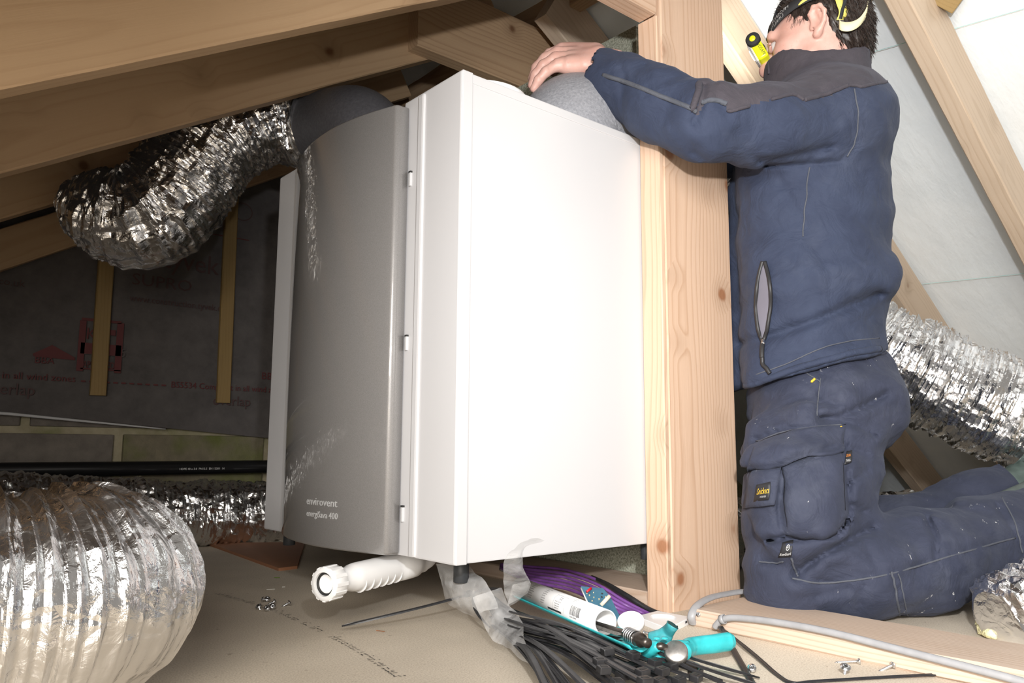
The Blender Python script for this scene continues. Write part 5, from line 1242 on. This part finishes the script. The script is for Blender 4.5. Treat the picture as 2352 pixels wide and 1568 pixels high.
for k in range(22):
    w = rb.choice((.0004, .0004, .0008, .0012)); tube_rect(x, x-w, -0.0085 if k % 8 else -0.0095, 0.0045); x -= w+rb.choice((.0005, .0005, .0009))
tube_text('5 021961 000042', 0.077, -0.0125, 0.0033, sx=0.95)
tube_text('CE', 0.117, 0.0055, 0.0062, sx=1.2)
for i, s_ in enumerate(('EN 15651-1 F-EXT-INT', 'Sealants for facades', 'cold climate class 25', 'reaction to fire E')): tube_text(s_, 0.127, 0.001-0.0030*i, 0.0024, sx=0.9)
for g in (0.132, 0.0955): tube_rect(g, g-0.0003, -0.011, 0.0125)
tube_rect(0.132, 0.0955, 0.0125, 0.0128)
rb = random.Random(5)
for col_, (l0, wd) in enumerate(((0.175, 0.036), (0.225, 0.042), (0.27, 0.035))):
    for i in range(8):
        s_ = ''.join(rb.choice(['in', 'to', 'the', 'use', 'seal', 'dry', 'cut', 'gun', 'joint', 'clean', 'apply'])+' ' for _ in range(5)).strip()
        tube_text(s_, l0, 0.0155-0.0034*i, 0.0027, sx=0.62*wd/0.036)
for i in range(3): tube_text(('apply evenly', '310 ml white', 'LOT 7A19')[i], 0.083, 0.0165-0.0034*i, 0.0026, sx=0.8)
tube_rect(0.150, 0.104, -0.0135, -0.0105, mat='dark_rubber')

# teal sealant gun
gun = thing('sealant_gun', 'teal sealant gun with worn paint lying on its side', 'tool', onz(1500, 1495, 0))
ge = tb+tax*0.088                                   # end of the cradle
bm = bmesh.new(); rows = []
L0 = TL+0.088
dwn = -tsd
for k in range(26):
    l = L0*k/25; row = []
    for j in range(13):
        a = -0.97*pi+0.66*pi*j/12; dirv = toc*cos(a)+tsd*sin(a)
        for rr_ in (0.0192,): row.append(bm.verts.new(V3(ta+tax*l+dirv*rr_)))
    rows.append(row)
for p_, q_ in zip(rows, rows[1:]):
    for j in range(12): bm.faces.new((p_[j], p_[j+1], q_[j+1], q_[j]))
cr = from_bm('cradle', bm, M['teal'], gun, True); md = cr.modifiers.new('t', 'SOLIDIFY'); md.thickness = 0.0016
rail_far = [tb+tsd*(-0.004)-toc*0.019+tax*0.0, ge+tsd*(-0.006)-toc*0.017]
V, F, *_ = ribbon_mesh(np.array([rail_far[0]*(1-t)+rail_far[1]*t for t in np.linspace(0, 1, 12)]), 0.010, 0.003, tw=[1.4]); from_np('far_rail', V, F, M['teal'], gun, False)
rod0 = tb-tax*0.03-toc*0.002-tsd*0.008; rod1 = ge-toc*0.002-tsd*0.002
tube('rod', [rod0, rod1], 0.0052, M['brown_steel'], gun, m=8, n=2)
V, F, *_ = ribbon_mesh(np.array([rod0*(1-t)+(tb+tax*0.05-tsd*0.006+toc*.004)*t for t in np.linspace(0, 1, 10)]), 0.011, 0.0035); from_np('rod_guard', V, F, M['steel'], gun, False)
sp0 = tb+tax*0.060-tsd*0.004; sa, sb = toc, tsd
tube('spring', [sp0+tax*(0.024*t)+(sa*cos(2*pi*5*t)+sb*sin(2*pi*5*t))*0.0088 for t in np.linspace(0, 1, 60)], 0.0011, M['zinc'], gun, m=6, n=160)
bm = lathe([(0, 0), (0.0075, 0), (0.0085, 0.002), (0.0085, 0.012), (0.005, 0.016), (0.006, 0.026), (0, 0.026)], 20); bm.transform(axis_mat(tb+tax*0.082-tsd*0.004, tax)); from_bm('plunger_nut', bm, M['brown_steel'], gun, True)
# yoke, body and pivot
yk0 = onz(1487, 1490, .030)
tube('yoke', [onz(1440, 1462, .045), onz(1455, 1466, .043), onz(1468, 1480, .032), onz(1462, 1492, .022)], [0.006, 0.008, 0.008, 0.006], M['teal'], gun, m=12)
tube('yoke', [onz(1512, 1484, .040), onz(1498, 1488, .036), onz(1488, 1500, .026), onz(1502, 1510, .018)], [0.006, 0.009, 0.009, 0.007], M['teal'], gun, m=12)
tube('body_plate', [onz(1488, 1502, .024), onz(1520, 1500, .026), onz(1552, 1494, .030), onz(1580, 1492, .028)], [0.011, 0.012, 0.013, 0.012], M['teal'], gun, m=14, flat=(1, 0.55))
pv = onz(1553, 1499, .032); bm = lathe([(0, 0.006), (0.0130, 0.006), (0.0145, 0.0045), (0.0145, -0.004), (0, -0.004)], 28); bm.transform(axis_mat(pv, (EYE-pv)*0.7+np.array([0, 0, .5]))); from_bm('pivot_plate', bm, M['steel'], gun, True)
tube('handle', [onz(1573, 1497, .028), onz(1580, 1488, .028), onz(1596, 1483, .028), onz(1640, 1478, .028), onz(1672, 1473, .028), onz(1684, 1472, .028)], [0.010, 0.0125, 0.0118, 0.0122, 0.0122, 0.0085], M['teal'], gun, m=20, n=50, flat=(1, 0.8))
tube('thumb_lever', [onz(1500, 1474, .036), onz(1520, 1466, .042), onz(1534, 1450, .052), onz(1542, 1440, .060), onz(1545, 1435, .063)], [0.013, 0.0125, 0.0085, 0.0075, 0.0085], M['teal_dark'], gun, m=16, flat=(1, .75))
for q in ((1508, 1466, .049), (1527, 1466, .049)):
    bm = lathe([(0, 0.002), (0.004, 0.0015), (0.0045, 0)], 14); bm.transform(axis_mat(onz(*q), (0, 0, 1))); from_bm('rivet', bm, M['teal'], gun, True)
tube('trigger', [onz(1500, 1502, .020), onz(1540, 1512, .016), onz(1580, 1524, .012), onz(1606, 1534, .010), onz(1604, 1546, .008), onz(1580, 1546, .007)], [0.005, 0.005, 0.0045, 0.0045, 0.004, 0.0035], M['brown_steel'], gun, m=10, n=40)
tube('catch', [onz(1500, 1486, .038), onz(1520, 1484, .040), onz(1535, 1488, .036)], [0.004, 0.005, 0.003], M['brown_steel'], gun, m=8)

# circuit board
pc_ = [(1334, 1349, 1.275), (1385, 1349, 1.275), (1402, 1368, 1.26), (1424, 1420, 1.225), (1400, 1442, 1.20), (1378, 1436, 1.205), (1352, 1390, 1.235)]
pcb = thing('circuit_board', 'blue circuit board with a red lamp leaning behind the white tube', 'circuit board', atd(1390, 1430, 1.22))
P = np.array([atd(*q) for q in pc_]); c = P.mean(0); _, _, vt = np.linalg.svd(P-c); nr = vt[2]; nr *= np.sign(nr @ (EYE-c)); P = P-np.outer((P-c) @ nr, nr)
bm = bmesh.new(); a_ = [bm.verts.new(V3(p)) for p in P]; b_ = [bm.verts.new(V3(p-nr*0.0016)) for p in P]; bm.faces.new(a_); bm.faces.new(b_[::-1]); n = len(P)
for k in range(n): bm.faces.new((a_[k], b_[k], b_[(k+1) % n], a_[(k+1) % n]))
from_bm('board', bm, M['pcb'], pcb)
def on_pcb(px, py):
    v = ray(px, py); return EYE+v*(((c-EYE) @ nr)/(v @ nr))
V, F = tube_np([on_pcb(1334.5, 1350), on_pcb(1352.5, 1390)], 0.0012, 6); from_np('board_edge', V, F, M['ink_white'], pcb)
def nub(name, px, py, r, h, mat):
    bm = lathe([(0, h), (r*0.7, h*0.95), (r, h*0.6), (r, 0)], 12); bm.transform(axis_mat(on_pcb(px, py), nr)); from_bm(name, bm, M[mat], pcb, True)
V, F = tube_np([on_pcb(1347, 1361)+nr*.002, on_pcb(1357, 1354)+nr*.003], [0.0016, 0.0022], 10); from_np('red_lamp', V, F, M['red_lamp'], pcb)
for q in ((1354, 1367, .0015), (1364, 1372, .0013), (1376, 1376, .0016), (1360, 1380, .0014), (1391, 1371, .0014), (1390, 1376, .0012), (1371, 1392, .0014), (1363, 1361, .0010), (1348, 1363, .0010)): nub('solder_joint', q[0], q[1], q[2], 0.0016, 'gold')
for q in ((1383, 1363), (1382, 1371)): nub('chip_component', q[0], q[1], 0.0016, 0.0012, 'ink')
V, F = tube_np([on_pcb(1380, 1391)+nr*.001, on_pcb(1398, 1380)+nr*.010], 0.0030, 12); from_np('plastic_post', V, F, M['cream'], pcb)
# white cap and cover plate
cp = thing('round_cap', 'white round plastic cap leaning beside the open tube', 'cap', onz(1450, 1450, 0))
cc = atd(1449, 1428, 1.185); nz_ = (EYE-cc)/np.linalg.norm(EYE-cc)*0.55+np.array([0, 0, 0.80])+RV*-0.1
bm = lathe([(0, 0.0005), (0.0165, 0.0005), (0.0172, 0.0032), (0.0185, 0.0036), (0.0195, 0.0022), (0.0195, -0.004), (0.0175, -0.005), (0, -0.005)], 44); bm.transform(axis_mat(cc, nz_)); from_bm('disc', bm, M['white_plastic'], cp, True)
for sx in (-0.006, 0, 0.006):
    bm = bm_box((sx-0.002, -0.006, 0.0004), (sx+0.002, 0.006, 0.0012), 0.0003); bm.transform(axis_mat(cc, nz_)); from_bm('raised_mark', bm, M['white_plastic'], cp)
q4 = [onz(1461, 1414, .010), onz(1510, 1402, .010), onz(1588, 1416, .010), onz(1534, 1443, .010)]
plc = thing('cover_plate', 'white square cover plate with a round recess lying at the foot of the post', 'cover plate', (q4[0]+q4[2])/2*np.array([1, 1, 0]))
N = 40; cen = sum(q4)/4; bm = bmesh.new()
def sq(t, s=1.0, z=0.0):        # square outline parametrised by angle
    u, v = cos(t), sin(t); m_ = max(abs(u), abs(v)); u, v = u/m_*s, v/m_*s
    p = (q4[0]*(1-u)*(1-v)+q4[1]*(1+u)*(1-v)+q4[2]*(1+u)*(1+v)+q4[3]*(1-u)*(1+v))/4; return p+np.array([0, 0, z])
def ci(t, s, z): u, v = cos(t)*s, sin(t)*s; return (q4[0]*(1-u)*(1-v)+q4[1]*(1+u)*(1-v)+q4[2]*(1+u)*(1+v)+q4[3]*(1-u)*(1+v))/4+np.array([0, 0, z])
TT = [2*pi*k/N+pi/4 for k in range(N)]
loops = [[sq(t, 1.0, -0.0098) for t in TT], [sq(t, 1.0, -0.001) for t in TT], [sq(t, 0.975, 0.0) for t in TT], [ci(t, 0.66, 0.0) for t in TT], [ci(t, 0.60, -0.003) for t in TT], [ci(t, 0.54, -0.0045) for t in TT]]
R_ = [[bm.verts.new(V3(p)) for p in l] for l in loops]
for a_, b_ in zip(R_, R_[1:]):
    for k in range(N): bm.faces.new((a_[k], a_[(k+1) % N], b_[(k+1) % N], b_[k]))
bm.faces.new(R_[-1]); bm.faces.new(R_[0][::-1]); from_bm('plate', bm, M['white_plastic'], plc)
for t in (0.35, 0.75):
    p = q4[3]*(1-t)+q4[2]*t-np.array([0, 0, .004]); d_ = (q4[2]-q4[3])/np.linalg.norm(q4[2]-q4[3]); V, F = tube_np([p-d_*0.003, p+d_*0.003], 0.0016, 6); from_np('notch', V, F, M['ink'], plc)

# cables
def purple(i, pts, lab='purple cable in the bunch lying over the sole plate under the unit'):
    o = tube('purple_cable', pts, 0.0029, M['purple'], None, m=10, n=50); tag(o, lab, 'cable', 'purple cables over the sole plate'); return o
for i in range(6):
    k = i/5.0*1.25
    zt = 0.034+0.0035*(i % 2)
    purple(i, [onz(1150, 1296+6*k, zt), onz(1212-4*k, 1301+24*k, zt), onz(1295+8*k, 1308+36*k, zt+.004), onz(1372-8*k, 1332+36*k, zt+.003), onz(1432-6*k, 1370+30*k, 0.020), onz(1493-34*k, 1404+7*k, 0.0045), onz(1512-36*k, 1412+6*k, 0.0045)],
           ('uppermost purple cable of the bunch over the sole plate', 'second purple cable from the top of the bunch', 'third purple cable from the top of the bunch', 'third purple cable from the bottom of the bunch', 'second purple cable from the bottom of the bunch', 'lowest purple cable of the bunch, nearest the white tube')[i])
o = tube('black_cable', [onz(1360, 1326, .036), onz(1395, 1342, .037), onz(1440, 1368, .026), onz(1485, 1396, .010), onz(1512, 1408, .005), onz(1530, 1412, .005)], 0.0046, M['black_plastic'], None, m=10, n=40); tag(o, 'black cable beside the purple bunch at the foot of the post', 'cable')
def clip(px, py, plane, off, par, sz=(0.012, 0.007)):
    p = plane(px, py, off); bm = lathe([(0.0052, -sz[1]/2), (0.0066, -sz[1]/2), (0.0066, sz[1]/2), (0.0052, sz[1]/2), (0.0052, -sz[1]/2)], 18); return p, bm
g1 = [onx(1642, 1440, 1.070), onx(1652, 1428, 1.070), onx(1668, 1420, 1.071), onx(1700, 1419, 1.0735), onx(1780, 1428, 1.0735), onx(1900, 1450, 1.0735), onx(2060, 1490, 1.0735), onx(2352, 1566, 1.0735), onx(2560, 1640, 1.0735)]
for q in g1: q[2] = max(q[2], 0.006)
o = tube('grey_cable', g1, 0.0050, M['grey_plastic'], None, m=12, n=90); tag(o, 'round grey cable clipped along the near side of the low beam', 'cable')
g2 = [onz(1592, 1432, .004), onx(1588, 1415, 1.074), onz(1600, 1392, .030), onz(1630, 1373, .037), onz(1672, 1363, .037), onz(1712, 1358, .036), onz(1738, 1364, .034), onz(1762, 1376, .030)]
o2 = tube('grey_cable', g2, 0.0058, M['grey_plastic'], None, m=12, n=70, flat=(0.7, 1.15)); tag(o2, 'flat grey cable bent over the end of the low beam beside the post', 'cable')
g3 = [onx(1150, 1305, 1.122), onx(1215, 1336, 1.122), onx(1258, 1352, 1.122), onx(1300, 1374, 1.120), onz(1330, 1398, .006), onz(1370, 1412, .005)]
o3 = tube('grey_cable', g3, 0.0046, M['grey_plastic'], None, m=12, n=50); tag(o3, 'grey cable clipped to the sole plate behind the white tube', 'cable')
for par, q, d_ in ((o, onx(1660, 1422, 1.0705), g1[3]-g1[1]), (o2, onz(1726, 1361, .036), g2[6]-g2[4]), (o3, onx(1262, 1354, 1.121), g3[3]-g3[1])):
    bm = lathe([(0.0056, -0.0036), (0.0072, -0.0036), (0.0072, 0.0036), (0.0056, 0.0036), (0.0056, -0.0036)], 20); bm.transform(axis_mat(q, d_)); from_bm('cable_clip', bm, M['grey_plastic'], par, True)

# screws
def screw(px, py, axis, L, rh, label, group=None, z=0.003, style='pan'):
    p = onz(px, py, z); ax_ = np.array(axis, float); ax_ /= np.linalg.norm(ax_)
    t = thing('screw', label, 'screw', p*np.array([1, 1, 0]), group); Tm = axis_mat(p, ax_)
    if style == 'pan': prof = [(0.0011, 0.0014), (0.0016, 0.0028), (rh*0.62, 0.0026), (rh*0.78, 0.0018), (rh*0.85, 0.0011), (rh, 0.0008), (rh, 0.0), (0.0018, -0.0004)]
    else: prof = [(0.0008, -0.0006), (0.0016, 0.0008), (rh*0.96, 0.0008), (rh, 0.0), (0.0019, -0.0034)]
    bm = lathe(prof, 22); bm.faces.new([v for v in bm.verts[:22]]); bm.transform(Tm); hd_ = from_bm('head', bm, M['zinc'], t, True)
    for a in (0, pi/2):
        bm = bm_box((-rh*0.42, -0.0004, 0.0022 if style == 'pan' else 0.0004), (rh*0.42, 0.0004, 0.00295 if style == 'pan' else 0.00095)); bm.transform(Tm @ Matrix.Rotation(a+0.5, 4, 'Z')); from_bm('recess', bm, M['ink'], hd_)
    pr = [(0.0018, 0.0)]; n_ = int((L-0.006)/0.0016)
    for k in range(n_): pr += [(0.0014, -0.002-k*0.0016), (0.0021, -0.002-k*0.0016-0.0008)]
    pr += [(0.0013, -L+0.004), (0.0, -L)]
    bm = lathe(pr, 12); bm.transform(Tm); from_bm('shank', bm, M['zinc'], t, False); return t
gl = 'small screws in the loose pile by the valve'; lb = 'small zinc wafer-head screw in the loose pile on the floor near the valve'
d3 = lambda r, d, z: RV*r+DV*d+np.array([0, 0, z])
for (px, py, ax_) in ((594, 1392, d3(-.2, -.5, .8)), (604, 1376, d3(-.9, -.3, .15)), (614, 1375, d3(.3, -.6, .7)), (613, 1396, d3(-.1, -.8, .5)), (626, 1392, d3(.3, -.8, .4)), (630, 1381, d3(.8, .4, .35))):
    screw(px, py, ax_, 0.014, 0.0054, lb, gl, 0.006)
screw(664, 1384, d3(.85, .3, .45), 0.016, 0.0050, 'small zinc screw lying alone right of the loose pile', None, 0.006)
screw(1974, 1518, d3(.95, -.25, .12), 0.032, 0.0044, 'longest zinc screw, lying on the right-hand floor by the low beam', None, 0.0045, 'csk')
screw(1942, 1532, d3(-.05, -.45, .9), 0.014, 0.0066, 'domed zinc screw head facing up, below the longest screw', None, 0.010)
screw(2050, 1527, d3(.85, .3, .25), 0.028, 0.0044, 'pointed zinc screw lying between the longest screw and the rightmost one', None, 0.0055)
screw(2119, 1531, d3(-.75, -.5, .35), 0.018, 0.0062, 'short zinc screw farthest right on the floor', None, 0.006)
screw(1727, 1534, d3(-.2, -.6, .5), 0.014, 0.0056, 'zinc screw half hidden under the flat black cable tie', None, 0.006)
screw(1478, 1452, d3(-.9, .2, .1), 0.028, 0.0040, 'zinc screw lying in front of the white round cap', None, 0.004, 'csk')

# foil offcut with glass wool at the feet
fo = thing('foil_offcut', 'crumpled foil duct end with yellow wool poking out, at the bottom right', 'duct', onz(2320, 1450, 0))
foil_duct('sleeve', [onz(2282, 1412, .040), onz(2310, 1402, .045), onz(2360, 1390, .048), onz(2430, 1372, .052), onz(2520, 1350, .052)], [0.034, 0.044, 0.048, 0.052, 0.050], M['foil'], fo, 150, 90, seed=33, pitch=0.03, amp=0.006, sharp=0.024)
Fw = Field()
for k in range(14):
    q = onz(2275+8*k+random.uniform(-4, 4), 1446+random.uniform(-4, 8)+k*0.6, 0.010); Fw.ell((q @ RV, q @ DV, q[2]), (0.020, 0.016, 0.013), 0.008)
cq = onz(2335, 1450, 0.01); cq = np.array([cq @ RV, cq @ DV, cq[2]])
vw, fw_ = nets(lambda P: Fw.ev(P)-0.005*fbm(P, 110, 3), cq-np.array([.11, .07, .02]), cq+np.array([.11, .07, .04]), 0.0035); vw[:, 2] = np.maximum(vw[:, 2], 0.002)
mesh_rdz('glass_wool', vw, fw_, M['wool'], fo)
# scraps on the floor
for (px, py, L, w, ang, mt, lab) in ((622, 1353, .016, .0035, 0.25, 'shaving', 'longest white shaving on the floor behind the screws'), (651, 1348, .006, .002, 0.4, 'shaving', 'tiny white fleck right of the white shaving'), (636, 1326, .012, .003, 0.1, 'leaf_green', 'small green scrap on the floor near the plywood offcut'), (874, 1449, .016, .002, -.5, 'ply', 'thin brown wood splinter below the single cable tie')):
    p = onz(px, py, 0.0012); bm = bm_box((-L/2, -w/2, 0), (L/2, w/2, 0.0009), 0.0003); bm.transform(Matrix.Rotation(ang-0.7, 4, 'Z')); bm.transform(Matrix.Translation(V3(p))); o = from_bm('scrap', bm, M[mt], None, origin=p); tag(o, lab, 'scrap')
# dotted stamp printed on the chipboard
bm = bmesh.new(); rb = random.Random(12)
pth = [onz(*q, 0.0008) for q in ((495, 1360), (560, 1378), (640, 1403), (720, 1438), (800, 1478), (870, 1520), (925, 1556))]
Cp = catmull(pth, 90); Tn, _, _ = frames(Cp); 
for i in range(2, 88):
    if i % 13 in (0,): continue
    for rI in range(2 if i % 3 else 3):
        if rb.random() < 0.30: continue
        sdv = np.array([-Tn[i][1], Tn[i][0], 0]); p = Cp[i]+sdv*(0.006*rI-0.006)+Tn[i]*rb.uniform(-.003, .003); a = rb.choice((0, 0.5, 1.4)); L = rb.uniform(.003, .007)
        d_ = Tn[i]*cos(a)+sdv*sin(a); e_ = np.array([-d_[1], d_[0], 0])*0.0007
        bm.faces.new([bm.verts.new(V3(v)) for v in (p-d_*L/2-e_, p+d_*L/2-e_, p+d_*L/2+e_, p-d_*L/2+e_)])
st_ = from_bm('dotted_stamp', bm, M['ink_faint'], fl); st_['kind'] = 'stuff'
